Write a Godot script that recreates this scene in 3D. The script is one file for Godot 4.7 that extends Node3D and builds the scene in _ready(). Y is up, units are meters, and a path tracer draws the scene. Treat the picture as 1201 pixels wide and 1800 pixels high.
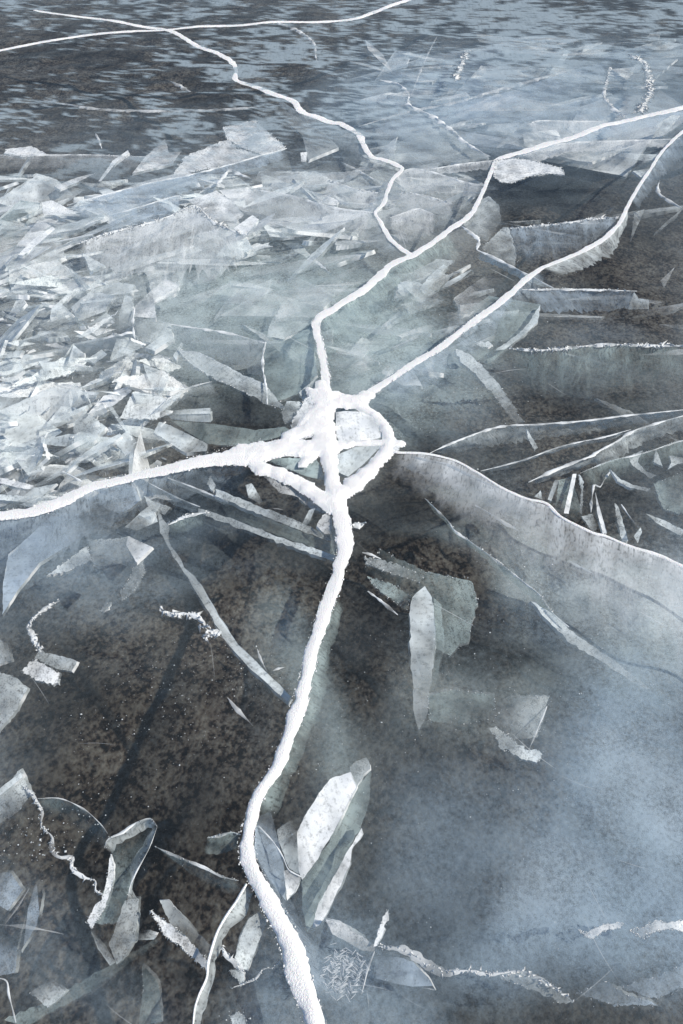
extends Node3D
# A frozen lake seen from standing height: clear ice over a dark bed, snow-filled cracks, frosted plates and shards frozen into it.
# Coordinates in the lists are millimetres in the lake's own plan: x, y (0 is the ice surface), z.

const PITCH := 45.5
const EYE := 1.6
const FOV := 66.0

var counts := {}
var ragged := FastNoiseLite.new()
var M := {}
var TINT := {"snow": Color(0.83, 0.865, 0.885), "white": Color(0.70, 0.775, 0.80), "teal": Color(0.50, 0.62, 0.63), "blue": Color(0.50, 0.61, 0.72)}
var rng := RandomNumberGenerator.new()


func numbered(called: String, parent: Node) -> String:
	var key := str(parent.get_instance_id()) + called
	counts[key] = counts.get(key, -1) + 1
	return called if counts[key] == 0 else "%s_%03d" % [called, counts[key]]


func put(called: String, mesh: Mesh, mat: Material, parent: Node3D, at := Vector3.ZERO) -> MeshInstance3D:
	var o := MeshInstance3D.new()
	o.name = numbered(called, parent)
	o.mesh = mesh
	o.material_override = null
	for s in mesh.get_surface_count():
		mesh.surface_set_material(s, mat)
	o.position = at
	parent.add_child(o, true)
	return o


func thing(called: String, label: String, category: String, group := "", at := Vector3.ZERO) -> Node3D:
	var o := Node3D.new()
	o.name = numbered(called, self)
	o.position = at
	add_child(o, true)
	o.set_meta("label", label)
	o.set_meta("category", category)
	if group:
		o.set_meta("group", group)
	return o


func structure(o: Node3D, kind := "structure") -> Node3D:
	o.set_meta("kind", kind)
	return o


func path(flat: Array) -> PackedVector3Array:
	var p := PackedVector3Array()
	for i in range(0, flat.size(), 3):
		p.append(Vector3(flat[i], flat[i + 1], flat[i + 2]) * 0.001)
	return p


func noise(freq: float, octaves: int, sd: int, kind := FastNoiseLite.TYPE_SIMPLEX_SMOOTH) -> FastNoiseLite:
	var n := FastNoiseLite.new()
	n.noise_type = kind
	n.frequency = freq
	n.fractal_octaves = octaves
	n.seed = sd
	return n


func grey(n: FastNoiseLite, w: int, h: int) -> PackedByteArray:
	var im := n.get_seamless_image(w, h)
	im.convert(Image.FORMAT_L8)
	return im.get_data()


func texture(w: int, h: int, bytes: PackedByteArray, form := Image.FORMAT_RGBA8) -> ImageTexture:
	return ImageTexture.create_from_image(Image.create_from_data(w, h, false, form, bytes))


func frost_picture(w: int, h: int, broad: PackedByteArray, fine: PackedByteArray, base: float, kb: float, kf: float, speck: float) -> ImageTexture:
	# white everywhere; the density of the frost is in the alpha
	var out := PackedByteArray()
	out.resize(w * h * 4)
	out.fill(255)
	for i in w * h:
		var f := fine[i] / 255.0 - 0.5
		var a := base + kb * (broad[i] / 255.0 - 0.5) + kf * f
		if f > 0.22:
			a += speck * (f - 0.22) * 4.0
		out[i * 4 + 3] = int(clampf(a, 0.0, 1.0) * 255.0)
	return texture(w, h, out)


func frost(tex: Texture2D, bump: Texture2D = null, lit := 0.8) -> StandardMaterial3D:
	var m := StandardMaterial3D.new()
	m.transparency = BaseMaterial3D.TRANSPARENCY_ALPHA
	m.albedo_texture = tex
	m.vertex_color_use_as_albedo = true
	m.roughness = 0.55
	m.metallic_specular = 0.3
	m.backlight_enabled = true
	m.backlight = Color(lit, lit, lit)
	m.cull_mode = BaseMaterial3D.CULL_DISABLED
	if bump:
		m.heightmap_enabled = true
		m.heightmap_texture = bump
		m.heightmap_scale = 0.15
	return m


func make_materials() -> void:
	ragged = noise(38.0, 4, 11)
	var n1 := grey(noise(0.006, 5, 1), 1024, 1024)
	var n2 := grey(noise(0.06, 4, 2), 1024, 1024)
	var n3 := grey(noise(0.22, 2, 3), 1024, 1024)
	var n4 := grey(noise(0.018, 4, 4), 1024, 1024)
	# cloudy ice
	var bubbles := PackedByteArray()
	bubbles.resize(1024 * 1024)
	for i in bubbles.size():
		bubbles[i] = clampi(int(n2[i] * 0.6 + n3[i] * 0.6) - 25, 0, 255)
	M.cloud = frost(frost_picture(1024, 1024, n1, bubbles, 0.76, 0.7, 1.3, 0.5), null, 0.2)
	M.rime = frost(frost_picture(1024, 1024, n4, n3, -0.05, 1.2, 1.5, 1.2), null, 0.2)
	var brush := noise(0.03, 5, 15).get_seamless_image(1024, 96)
	brush.convert(Image.FORMAT_L8)
	brush.resize(1024, 1024, Image.INTERPOLATE_CUBIC)
	var mixed := brush.get_data()
	for i in mixed.size():
		mixed[i] = int(mixed[i] * 0.4 + n4[i] * 0.6)
	M.plate = frost(frost_picture(1024, 1024, mixed, n2, 1.0, 1.6, 0.5, 0.3), null, 0.3)
	M.speckled = frost(frost_picture(1024, 1024, mixed, bubbles, 0.88, 1.5, 1.9, 0.6), null, 0.3)
	# frost that hangs in streaks: fine across, long down
	var a := noise(0.05, 4, 5).get_seamless_image(1024, 64)
	a.convert(Image.FORMAT_L8)
	a.resize(1024, 512, Image.INTERPOLATE_CUBIC)
	var b := grey(noise(0.03, 5, 6), 1024, 512)
	M.streak = frost(frost_picture(1024, 512, a.get_data(), b, 1.0, 0.75, 1.5, 0.4), null, 0.8)
	# snow and hard frost
	var rough_snow := PackedByteArray()
	rough_snow.resize(1024 * 1024)
	for i in rough_snow.size():
		rough_snow[i] = clampi(int(n3[i] * 0.55 + n2[i] * 0.55) - 12, 0, 255)
	var grain := texture(1024, 1024, rough_snow, Image.FORMAT_L8)
	var snow := StandardMaterial3D.new()
	snow.albedo_color = Color(0.985, 0.985, 0.985)
	snow.roughness = 0.75
	snow.metallic_specular = 0.25
	snow.subsurf_scatter_enabled = true
	snow.subsurf_scatter_strength = 0.08
	snow.uv1_triplanar = true
	snow.uv1_world_triplanar = true
	snow.uv1_scale = Vector3.ONE * 3.0
	snow.heightmap_enabled = true
	snow.heightmap_texture = grain
	snow.heightmap_scale = 0.35
	M.snow = snow
	M.rim = frost(null, null, 0.45)
	M.crystal = frost(null, null, 0.6)
	# bed
	var bed := PackedByteArray()
	bed.resize(1024 * 1024 * 3)
	var ramp := Gradient.new()
	ramp.offsets = PackedFloat32Array([0.0, 0.34, 0.46, 0.56, 0.68, 0.8, 1.0])
	ramp.colors = PackedColorArray([Color(0.03, 0.026, 0.022), Color(0.07, 0.06, 0.05), Color(0.19, 0.165, 0.145), Color(0.29, 0.272, 0.25), Color(0.34, 0.33, 0.31), Color(0.385, 0.38, 0.36), Color(0.43, 0.43, 0.41)])
	var table: Array[Color] = []
	for i in 256:
		table.append(ramp.sample(i / 255.0))
	var n5 := grey(noise(0.034, 3, 9), 1024, 1024)
	for i in 1024 * 1024:
		var v := clampi(int(n4[i] * 0.45 + n5[i] * 0.5 + n2[i] * 0.4 + n1[i] * 0.4) - 78, 0, 255)
		var c := table[v]
		bed[i * 3] = int(c.r * 255)
		bed[i * 3 + 1] = int(c.g * 255)
		bed[i * 3 + 2] = int(c.b * 255)
	var mb := StandardMaterial3D.new()
	mb.albedo_texture = texture(1024, 1024, bed, Image.FORMAT_RGB8)
	mb.vertex_color_use_as_albedo = true
	mb.roughness = 0.95
	mb.metallic_specular = 0.1
	mb.heightmap_enabled = true
	mb.heightmap_texture = texture(1024, 1024, n5, Image.FORMAT_L8)
	mb.heightmap_scale = 0.5
	M.bed = mb
	# clear ice: passes light straight, mirrors the sky at a slant
	var ice := StandardMaterial3D.new()
	ice.transparency = BaseMaterial3D.TRANSPARENCY_ALPHA
	ice.albedo_color = Color(0.85, 0.92, 0.95, 0.015)
	ice.roughness = 0.06
	ice.metallic_specular = 0.34
	ice.cull_mode = BaseMaterial3D.CULL_DISABLED
	M.ice = ice


func smooth_line(p: PackedVector3Array, w: PackedFloat32Array, step: float) -> Array:
	# Catmull-Rom through the points, resampled about every step metres
	var q := PackedVector3Array()
	var ww := PackedFloat32Array()
	var n := p.size()
	for i in n - 1:
		var p0 := p[maxi(i - 1, 0)]
		var p3 := p[mini(i + 2, n - 1)]
		var k := maxi(1, int(ceil(p[i].distance_to(p[i + 1]) / step)))
		for j in k:
			var t := float(j) / k
			q.append(p[i].cubic_interpolate(p[i + 1], p0, p3, t))
			ww.append(lerpf(w[i], w[i + 1], smoothstep(0.0, 1.0, t)))
	q.append(p[n - 1])
	ww.append(w[n - 1])
	return [q, ww]


func ridge(p: PackedVector3Array, w: PackedFloat32Array, step: float, high: float, rough: float, sides: int, tint: Color) -> ArrayMesh:
	# a rounded bank of snow or frost along a line; w is its width in metres
	var s := smooth_line(p, w, step)
	var q: PackedVector3Array = s[0]
	var ww: PackedFloat32Array = s[1]
	var st := SurfaceTool.new()
	st.begin(Mesh.PRIMITIVE_TRIANGLES)
	var n := q.size()
	var shade := tint
	for i in n:
		var d := q[mini(i + 1, n - 1)] - q[maxi(i - 1, 0)]
		var side := Vector3(-d.z, 0, d.x).normalized()
		var c := q[i]
		var f := 7.0 / 38.0
		var wl := ww[i] * 0.5 * (1.0 + rough * (1.1 * ragged.get_noise_3d(c.x * 0.3 + 31.0, c.y, c.z * 0.3) + 0.35 * ragged.get_noise_3d(c.x * 0.9 + 31.0, c.y, c.z * 0.9) + 0.4 * ragged.get_noise_3d(c.x * 3.1, 7.0, c.z * 3.1)))
		var wr := ww[i] * 0.5 * (1.0 + rough * (1.1 * ragged.get_noise_3d(c.x * 0.3, c.y + 17.0, c.z * 0.3) + 0.35 * ragged.get_noise_3d(c.x * 0.9, c.y + 17.0, c.z * 0.9) + 0.4 * ragged.get_noise_3d(c.x * 3.1, 3.0, c.z * 3.1)))
		if sides < 8:
			var worn := clampf(0.9 + 1.3 * ragged.get_noise_2d(c.x * 0.4, c.z * 0.4), 0.35, 1.5)
			wl *= worn
			wr *= worn
			shade.a = clampf(tint.a * (0.85 + 1.2 * ragged.get_noise_2d(c.x * 0.3 + 5.0, c.z * 0.3)), 0.2, 1.0)
		var h := ww[i] * high * (1.0 + 0.5 * ragged.get_noise_2d(c.x * f, c.z * f))
		var crest := 0.6 * ragged.get_noise_2d(c.x * 0.12 + 3.0, c.z * 0.12) if sides > 8 else 0.0
		if sides > 8:
			h *= lerpf(2.1, 0.8, smoothstep(0.6, 1.6, -c.z))
		for k in sides + 1:
			var u := -1.0 + 2.0 * k / sides
			var v := c + side * (u * (wl if u < 0 else wr))
			var lump := ragged.get_noise_2d(v.x * 1.7, v.z * 1.7) * 0.10 + ragged.get_noise_2d(v.x * f, v.z * f + 9.0) * 0.22
			var uu := clampf(u + crest * (1.0 - u * u), -1.0, 1.0)
			v.y += h * pow(1.0 - uu * uu, 0.65) * (1.0 + lump) - 0.0025
			st.set_color(shade)
			st.set_uv(Vector2(i * step, u * ww[i]))
			st.add_vertex(v)
	for i in n - 1:
		for k in sides:
			var a := i * (sides + 1) + k
			st.add_index(a)
			st.add_index(a + 1)
			st.add_index(a + sides + 1)
			st.add_index(a + 1)
			st.add_index(a + sides + 2)
			st.add_index(a + sides + 1)
	st.generate_normals()
	return st.commit()


func along(p: PackedVector3Array, lengths: PackedFloat32Array, t: float) -> Vector3:
	var total := lengths[lengths.size() - 1]
	var at := t * total
	for i in range(1, p.size()):
		if at <= lengths[i] or i == p.size() - 1:
			return p[i - 1].lerp(p[i], clampf((at - lengths[i - 1]) / maxf(lengths[i] - lengths[i - 1], 1e-6), 0, 1))
	return p[p.size() - 1]


func measured(p: PackedVector3Array) -> PackedFloat32Array:
	var l := PackedFloat32Array([0.0])
	for i in range(1, p.size()):
		l.append(l[i - 1] + p[i].distance_to(p[i - 1]))
	return l


func wall(top: PackedVector3Array, bottom: PackedVector3Array, a0: float, a1: float, tint: Color, rough := 0.3, curve := 1.0) -> ArrayMesh:
	# a frosted face between its crest and its foot; the frost thins from a0 to a1 and frays at the foot
	var lt := measured(top)
	var lb := measured(bottom)
	var long := lt[lt.size() - 1]
	var nu := clampi(int(long / 0.012), 8, 160)
	var nv := 10
	var st := SurfaceTool.new()
	st.begin(Mesh.PRIMITIVE_TRIANGLES)
	for i in nu + 1:
		var u := float(i) / nu
		var a := along(top, lt, u)
		var b := along(bottom, lb, u)
		var down := a.distance_to(b)
		var drop := 1.0 + rough * 0.8 * ragged.get_noise_2d(a.x * 1.5, a.z * 1.5 + 40.0)
		for k in nv + 1:
			var v := float(k) / nv
			var p := a.lerp(b, v * drop)
			var sway := ragged.get_noise_3d(p.x * 0.25, p.y * 0.5, p.z * 0.25) * 0.012 + ragged.get_noise_3d(p.x, p.y, p.z) * 0.002
			p += Vector3(sway, minf(0.0, sway * 0.4), sway * 0.7) * minf(1.0, v * 3.0)
			var al := lerpf(a0, a1, pow(v, curve)) * (0.85 + 0.5 * ragged.get_noise_2d(a.x * 0.7, a.z * 0.7))
			al *= 0.9 + 0.9 * ragged.get_noise_3d(p.x * 0.3, p.y * 0.6 + 2.0, p.z * 0.3)
			if a1 < 0.13:
				al *= 1.0 - smoothstep(0.75, 1.0, v)
			# the ends of a face fade into clear ice
			al *= smoothstep(0.0, 0.06, u) * (1.0 - smoothstep(0.94, 1.0, u))
			st.set_color(Color(tint, clampf(al, 0, 1)))
			st.set_uv(Vector2(u * long / 0.35, v * down / 0.3 + long))
			st.add_vertex(p)
	for i in nu:
		for k in nv:
			var q := i * (nv + 1) + k
			for o in [0, nv + 1, 1, 1, nv + 1, nv + 2]:
				st.add_index(q + o)
	st.generate_normals()
	return st.commit()


func crystals(p: PackedVector3Array, size: float, each: int, seed_: int) -> ArrayMesh:
	# needles of hoar frost standing along a crest
	var r := RandomNumberGenerator.new()
	r.seed = seed_
	var st := SurfaceTool.new()
	st.begin(Mesh.PRIMITIVE_TRIANGLES)
	var l := measured(p)
	for i in each:
		var c := along(p, l, r.randf())
		c += Vector3(r.randfn(0, 1), 0, r.randfn(0, 1)) * size * 0.25
		var tip := Vector3(r.randfn(0, 1), r.randf_range(-0.6, 0.25), r.randfn(0, 1)).normalized() * size * r.randf_range(0.4, 1.2)
		var x := tip.cross(Vector3(0.3, 1, 0.2)).normalized() * size * r.randf_range(0.10, 0.22)
		var y := tip.cross(x).normalized() * x.length()
		st.set_color(Color(0.88, 0.91, 0.93, 0.95))
		for tri in [[x, y], [y, -x - y], [-x - y, x]]:
			st.add_vertex(c + tri[0])
			st.add_vertex(c + tri[1])
			st.add_vertex(c + tip)
	st.generate_normals()
	return st.commit()


func slab(parent: Node3D, p: PackedVector3Array, thick: float, a: float, ea: float, rough: float, tint: Color) -> void:
	# a broken piece of ice: a frosted face and, as its own part, the bright broken edge
	var n := p.size()
	var normal := Vector3.ZERO
	var mid := Vector3.ZERO
	for i in n:
		normal += p[i].cross(p[(i + 1) % n])
		mid += p[i] / n
	normal = normal.normalized()
	if normal.y < 0:
		p.reverse()
		normal = -normal
	var ex := (p[1] - p[0]).normalized()
	ex = (ex - normal * ex.dot(normal)).normalized()
	var ey := normal.cross(ex)
	var size := 0.0
	for i in n:
		size = maxf(size, p[i].distance_to(mid))
	var step := clampf(size * 0.06, 0.004, 0.02)
	var amp := rough * clampf(size * 0.065, 0.003, 0.012)
	var ring := PackedVector3Array()
	var flat := PackedVector2Array()
	var tris := PackedInt32Array()
	for tries in 3:
		ring.clear()
		flat.clear()
		for i in n:
			var b := p[(i + 1) % n]
			var k := maxi(1, int(p[i].distance_to(b) / step))
			for j in k:
				var v := p[i].lerp(b, float(j) / k)
				var w := v + (ex * ragged.get_noise_3d(v.x * 2.0 + 5.0, v.y, v.z * 2.0) + ey * ragged.get_noise_3d(v.x * 2.0, v.y + 9.0, v.z * 2.0)) * amp * 2.0
				w += ex * ragged.get_noise_3d(v.x * 7.0 + 5.0, v.y, v.z * 7.0) * amp * 0.7 + ey * ragged.get_noise_3d(v.x * 7.0, v.y + 4.0, v.z * 7.0) * amp * 0.7
				ring.append(w)
				flat.append(Vector2((w - mid).dot(ex), (w - mid).dot(ey)))
		tris = Geometry2D.triangulate_polygon(flat)
		if not tris.is_empty():
			break
		amp *= 0.3
	if tris.is_empty():
		flat = Geometry2D.convex_hull(flat)
		flat.remove_at(flat.size() - 1)
		ring = PackedVector3Array()
		for f in flat:
			ring.append(mid + ex * f.x + ey * f.y)
		tris = Geometry2D.triangulate_polygon(flat)
	var thin := lerpf(0.12, 0.35, smoothstep(0.3, 0.7, a)) if a < 0.8 else 0.8
	# the face, split fine enough to carry uneven frost
	var st := SurfaceTool.new()
	st.begin(Mesh.PRIMITIVE_TRIANGLES)
	var work: Array = []
	for i in range(0, tris.size(), 3):
		work.append([flat[tris[i]], flat[tris[i + 1]], flat[tris[i + 2]]])
	var longest := maxf(size * 0.22, 0.016)
	var done := 0
	var lean := Vector2(ragged.get_noise_2d(mid.x * 3.0, mid.z * 3.0), ragged.get_noise_2d(mid.x * 3.0 + 7.0, mid.z * 3.0)).normalized() / size
	while work and done < 600:
		var t: Array = work.pop_back()
		var e := [t[0].distance_to(t[1]), t[1].distance_to(t[2]), t[2].distance_to(t[0])]
		var big := 0 if e[0] >= e[1] and e[0] >= e[2] else 1 if e[1] >= e[2] else 2
		if e[big] > longest:
			var m: Vector2 = (t[big] + t[(big + 1) % 3]) * 0.5
			work.append([t[big], m, t[(big + 2) % 3]])
			work.append([m, t[(big + 1) % 3], t[(big + 2) % 3]])
			continue
		done += 1
		var flip: bool = (t[1] - t[0]).cross(t[2] - t[0]) > 0
		for f: Vector2 in ([t[0], t[2], t[1]] if flip else t):
			var w := mid + ex * f.x + ey * f.y
			var al := a * lerpf(thin, 1.3, smoothstep(-0.8, 0.8, f.dot(lean) + 0.7 * ragged.get_noise_2d(w.x * 0.3, w.z * 0.3))) * (1.0 + 0.8 * ragged.get_noise_3d(w.x * 0.35, w.y * 0.35 + 3.0, w.z * 0.35))
			st.set_color(Color(tint, clampf(al, 0, 1)))
			st.set_uv(f / 0.33 + Vector2(mid.x, mid.z) * 3.0)
			st.set_normal((normal + 0.5 * Vector3(ragged.get_noise_3d(w.x * 0.4, w.y, w.z * 0.4), 0, ragged.get_noise_3d(w.x * 0.4 + 9.0, w.y, w.z * 0.4))).normalized())
			st.add_vertex(w)
	var c := parent.position
	put("face", shifted(st.commit(), c), M.speckled if rough > 0.28 else M.plate, parent)
	var es := SurfaceTool.new()
	es.begin(Mesh.PRIMITIVE_TRIANGLES)
	var rn := ring.size()
	for i in rn:
		var v0 := ring[i]
		var v1 := ring[(i + 1) % rn]
		var lip := normal * 0.0006
		var a0 := v0 + lip
		var b0 := v1 + lip
		var a1 := v0 - normal * thick + (v0 - mid).normalized() * thick * 0.25
		var b1 := v1 - normal * thick + (v1 - mid).normalized() * thick * 0.25
		var out := (v0 + v1) * 0.5 - mid
		var facing: float = clampf(0.42 + 1.3 * Vector2(out.dot(ex), out.dot(ey)).dot(lean), 0.04, 1.15)
		var e0 := clampf(facing * ea * (0.8 + 1.7 * ragged.get_noise_3d(v0.x * 0.45, 5.0, v0.z * 0.45)), 0, 1)
		var e1 := clampf(facing * ea * (0.8 + 1.7 * ragged.get_noise_3d(v1.x * 0.45, 5.0, v1.z * 0.45)), 0, 1)
		for k in [[a0, e0], [a1, e0], [b0, e1], [b0, e1], [a1, e0], [b1, e1]]:
			es.set_color(Color(TINT.snow if k[1] > 0.6 else TINT.white, k[1]))
			es.add_vertex(k[0])
	es.generate_normals()
	put("broken_edge", shifted(es.commit(), c), M.rim, parent)


func shifted(m: ArrayMesh, by: Vector3) -> ArrayMesh:
	# moves a mesh so that it counts from its thing's base
	if by == Vector3.ZERO or m.get_surface_count() == 0:
		return m
	var arr := m.surface_get_arrays(0)
	var v: PackedVector3Array = arr[Mesh.ARRAY_VERTEX]
	for i in v.size():
		v[i] -= by
	arr[Mesh.ARRAY_VERTEX] = v
	var out := ArrayMesh.new()
	out.add_surface_from_arrays(Mesh.PRIMITIVE_TRIANGLES, arr)
	return out


func base_of(p: PackedVector3Array) -> Vector3:
	var c := Vector3.ZERO
	var low := 0.0
	for v in p:
		c += v / p.size()
		low = minf(low, v.y)
	return Vector3(c.x, low, c.z)


func widths(p: PackedVector3Array, w: Array) -> PackedFloat32Array:
	var out := PackedFloat32Array()
	for i in p.size():
		out.append(w[i] * 0.001)
	return out


func crack(called: String, label: String, flat: Array, w: Array, high: float, step: float) -> Node3D:
	var p := path(flat)
	var c := base_of(p)
	var t := thing(called, label, "crack", "", c)
	put("snow_fill", shifted(ridge(p, widths(p, w), step, high, 0.4, 16, Color.WHITE), c), M.snow, t)
	if called == "snow_crack":
		grains(t, p, widths(p, w))
	return t


func grains(t: Node3D, p: PackedVector3Array, w: PackedFloat32Array) -> void:
	# loose snow grains along both banks of a ridge
	var s := smooth_line(p, w, 0.01)
	var q: PackedVector3Array = s[0]
	var ww: PackedFloat32Array = s[1]
	var where: Array[Transform3D] = []
	rng.seed = 300 + q.size()
	for i in q.size() - 1:
		if -q[i].z > 2.6:
			continue
		var d := (q[i + 1] - q[i]).normalized()
		var side := Vector3(-d.z, 0, d.x)
		var much := 1.0 + 1.2 * ragged.get_noise_2d(q[i].x * 0.2, q[i].z * 0.2)
		for k in int(5.0 * maxf(much, 0.1)):
			var u := (0.47 + absf(rng.randfn(0.0, 0.07))) * (1.0 if rng.randf() < 0.5 else -1.0)
			var size := 0.0006 * exp(rng.randfn(0.0, 0.5)) * (1.0 + 0.3 * -q[i].z)
			where.append(Transform3D(Basis(Vector3.UP, rng.randf() * TAU).scaled(Vector3(size, size, size * 1.3)), q[i] + side * u * ww[i] + d * rng.randf() * 0.01 + Vector3(0, 0.0005, 0) - t.position))
	if where.is_empty():
		return
	var mm := MultiMesh.new()
	mm.transform_format = MultiMesh.TRANSFORM_3D
	mm.mesh = speck(M.snow)
	mm.instance_count = where.size()
	for i in where.size():
		mm.set_instance_transform(i, where[i])
	var mi := MultiMeshInstance3D.new()
	mi.name = "snow_grains"
	mi.multimesh = mm
	t.add_child(mi)
	mi.set_meta("kind", "stuff")


func speck(mat: Material) -> ArrayMesh:
	var st := SurfaceTool.new()
	st.begin(Mesh.PRIMITIVE_TRIANGLES)
	st.set_color(Color(0.85, 0.89, 0.91, 0.9))
	var o := [Vector3(1, 0, 0), Vector3(-1, 0, 0), Vector3(0, .6, 0), Vector3(0, -.6, 0), Vector3(0, 0, 1), Vector3(0, 0, -1)]
	for f in [[0, 2, 4], [4, 2, 1], [1, 2, 5], [5, 2, 0], [0, 4, 3], [4, 1, 3], [1, 5, 3], [5, 0, 3]]:
		for k in f:
			st.add_vertex(o[k])
	st.generate_normals()
	var m := st.commit()
	m.surface_set_material(0, mat)
	return m


func face(t: Node3D, top: Array, bottom: Array, a0: float, a1: float, tint: String) -> void:
	put("fracture_face", shifted(wall(path(top), path(bottom), a0, a1, TINT[tint], 0.35, 0.8), t.position), M.streak, t)


func fine_line(called: String, label: String, flat: Array, w: Array, rough: float, alpha: float) -> void:
	var p := path(flat)
	var c := base_of(p)
	var ww := widths(p, w)
	ww[0] *= 0.4
	ww[ww.size() - 1] *= 0.4
	var m := shifted(ridge(p, ww, 0.006, 0.25, 0.4 + rough * 0.8, 5, Color(TINT.snow, alpha)), c)
	if rough > 0.55:
		var t := thing(called, label, "crack", "fine cracks in the ice", c)
		put("frost_line", m, M.rim, t)
		var l := measured(p)
		structure(put("frost_needles", shifted(crystals(p, ww[1] * 1.1 + 0.002, int(l[l.size() - 1] / 0.0035), flat.size()), c), M.crystal, t), "stuff")
		return
	var o := put(called, m, M.rim, self, c)
	o.set_meta("label", label)
	o.set_meta("category", "crack")
	o.set_meta("group", "fine cracks in the ice")


func crest(label: String, top: Array, bottom: Array, a0: float, a1: float, tint: String, rim: float, needles: float) -> void:
	var p := path(top)
	var q := path(bottom)
	var all := p.duplicate()
	all.append_array(q)
	var c := base_of(all)
	var t := thing("ice_wall", label, "ice wall", "upright walls of ice", c)
	t.set_meta("kind", "thing")
	put("wall_face", shifted(wall(p, q, a0, a1, TINT[tint], 0.35), c), M.streak, t)
	if rim > 0:
		var w := PackedFloat32Array()
		for i in p.size():
			w.append(rim * 0.001 * (0.35 if i == 0 or i == p.size() - 1 else 1.0))
		put("white_rim", shifted(ridge(p, w, 0.006, 0.3, 0.5 + needles * 0.7, 5, Color(TINT.snow, 0.85)), c), M.rim, t)
	if needles > 0:
		var l := measured(p)
		structure(put("frost_needles", shifted(crystals(p, rim * 0.0011 * (0.5 + needles), int(l[l.size() - 1] / 0.005 * needles), int(rim * 10)), c), M.crystal, t), "stuff")


func piece(called: String, label: String, category: String, group: String, flat: Array, thick: float, a: float, ea: float, rough: float, tint: String) -> Node3D:
	var p := path(flat)
	var t := thing(called, label, category, group, base_of(p))
	slab(t, p, thick * 0.0018, a, ea, rough, TINT[tint])
	if rough > 0.38:
		var closed := p.duplicate()
		closed.append(p[0])
		var l := measured(closed)
		var long := l[l.size() - 1]
		structure(put("frost_needles", shifted(crystals(closed, clampf(long * 0.018, 0.004, 0.014) * minf(1.0, rough + 0.15), clampi(int(long / 0.005 * rough * rough), 12, 300), flat.size()), t.position), M.crystal, t), "stuff")
	return t


func swell(x: float, z: float) -> float:
	# the wind-scalloped surface farther out
	var far := smoothstep(2.9, 4.6, -z - maxf(x, 0.0) * 0.7)
	return (M.n_swell.get_noise_2d(x * 0.62, z) * 0.0065 + M.n_swell.get_noise_2d(x * 1.4 + 50.0, z * 2.4) * 0.0022) * far + M.n_swell.get_noise_2d(x * 0.2, z * 0.2) * 0.002


func lake_surface() -> void:
	M.n_swell = noise(4.5, 3, 21)
	var st := SurfaceTool.new()
	st.begin(Mesh.PRIMITIVE_TRIANGLES)
	var xs := PackedFloat32Array([-70.0, -12.0])
	var zs := PackedFloat32Array([-110.0, -25.0])
	for i in 221:
		xs.append(-5.5 + i * 0.05)
	for i in 300:
		zs.append(-10.0 + i * 0.036)
	xs.append_array(PackedFloat32Array([12.0, 70.0]))
	zs.append_array(PackedFloat32Array([6.0, 40.0]))
	for x in xs:
		for z in zs:
			st.set_uv(Vector2(x, z))
			st.add_vertex(Vector3(x, swell(x, z) if absf(x) < 6.0 and z > -12.0 and z < 0.9 else 0.0, z))
	var m := zs.size()
	for i in xs.size() - 1:
		for k in m - 1:
			var q := i * m + k
			for o in [0, m, 1, 1, m, m + 1]:
				st.add_index(q + o)
	st.generate_normals()
	structure(put("lake_ice", st.commit(), M.ice, self))


func lake_bed(weeds: Array) -> void:
	var lump := noise(1.6, 4, 31)
	var st := SurfaceTool.new()
	st.begin(Mesh.PRIMITIVE_TRIANGLES)
	var xs := PackedFloat32Array([-70.0, -20.0])
	var zs := PackedFloat32Array([-110.0, -30.0])
	for i in 181:
		xs.append(-7.2 + i * 0.08)
	for i in 191:
		zs.append(-14.2 + i * 0.08)
	xs.append_array(PackedFloat32Array([20.0, 70.0]))
	zs.append_array(PackedFloat32Array([8.0, 40.0]))
	for x in xs:
		for z in zs:
			st.set_uv(Vector2(x, z) / 0.85)
			var weed := clampf(0.78 + 0.7 * lump.get_noise_2d(x * 0.8 + 9.0, z * 0.8) + 0.35 * lump.get_noise_2d(x * 2.4, z * 2.4 + 4.0), 0.2, 1.15)
			for b in weeds:
				var dx: float = (x - b[0]) / b[2]
				var dz: float = (z - b[1]) / b[3]
				weed *= 1.0 - b[4] * exp(-(dx * dx + dz * dz))
			st.set_color(Color(weed, weed * 0.975, weed * 0.935))
			st.add_vertex(Vector3(x, -0.5 + lump.get_noise_2d(x, z) * 0.05, z))
	var m := zs.size()
	for i in xs.size() - 1:
		for k in m - 1:
			var q := i * m + k
			for o in [0, m, 1, 1, m, m + 1]:
				st.add_index(q + o)
	st.generate_normals()
	structure(put("lake_bed", st.commit(), M.bed, self))


func cloudiness(x: float, z: float, pools: Array, base: float) -> Color:
	# how milky the ice is at a place, and its tint
	var wx: float = x + M.n_swell.get_noise_2d(x * 0.35, z * 0.35 + 5.0) * 0.16
	var wz: float = z + M.n_swell.get_noise_2d(x * 0.35 + 8.0, z * 0.35) * 0.2
	var a := base
	var tint := Color(0.46, 0.55, 0.60) * (base + 0.02)
	var total := base + 0.02
	for b in pools:
		var dx: float = (wx - b[0]) / b[2]
		var dz: float = (wz - b[1]) / b[3]
		var d := dx * dx + dz * dz
		if d > 4.0:
			continue
		var k: float = exp(-d * d * 0.5 - d * 0.3) * b[4]
		a += k
		if k > 0:
			tint += b[5] * k
			total += k
	tint /= total
	tint.a = clampf(a, 0.0, 0.95)
	return tint


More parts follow.
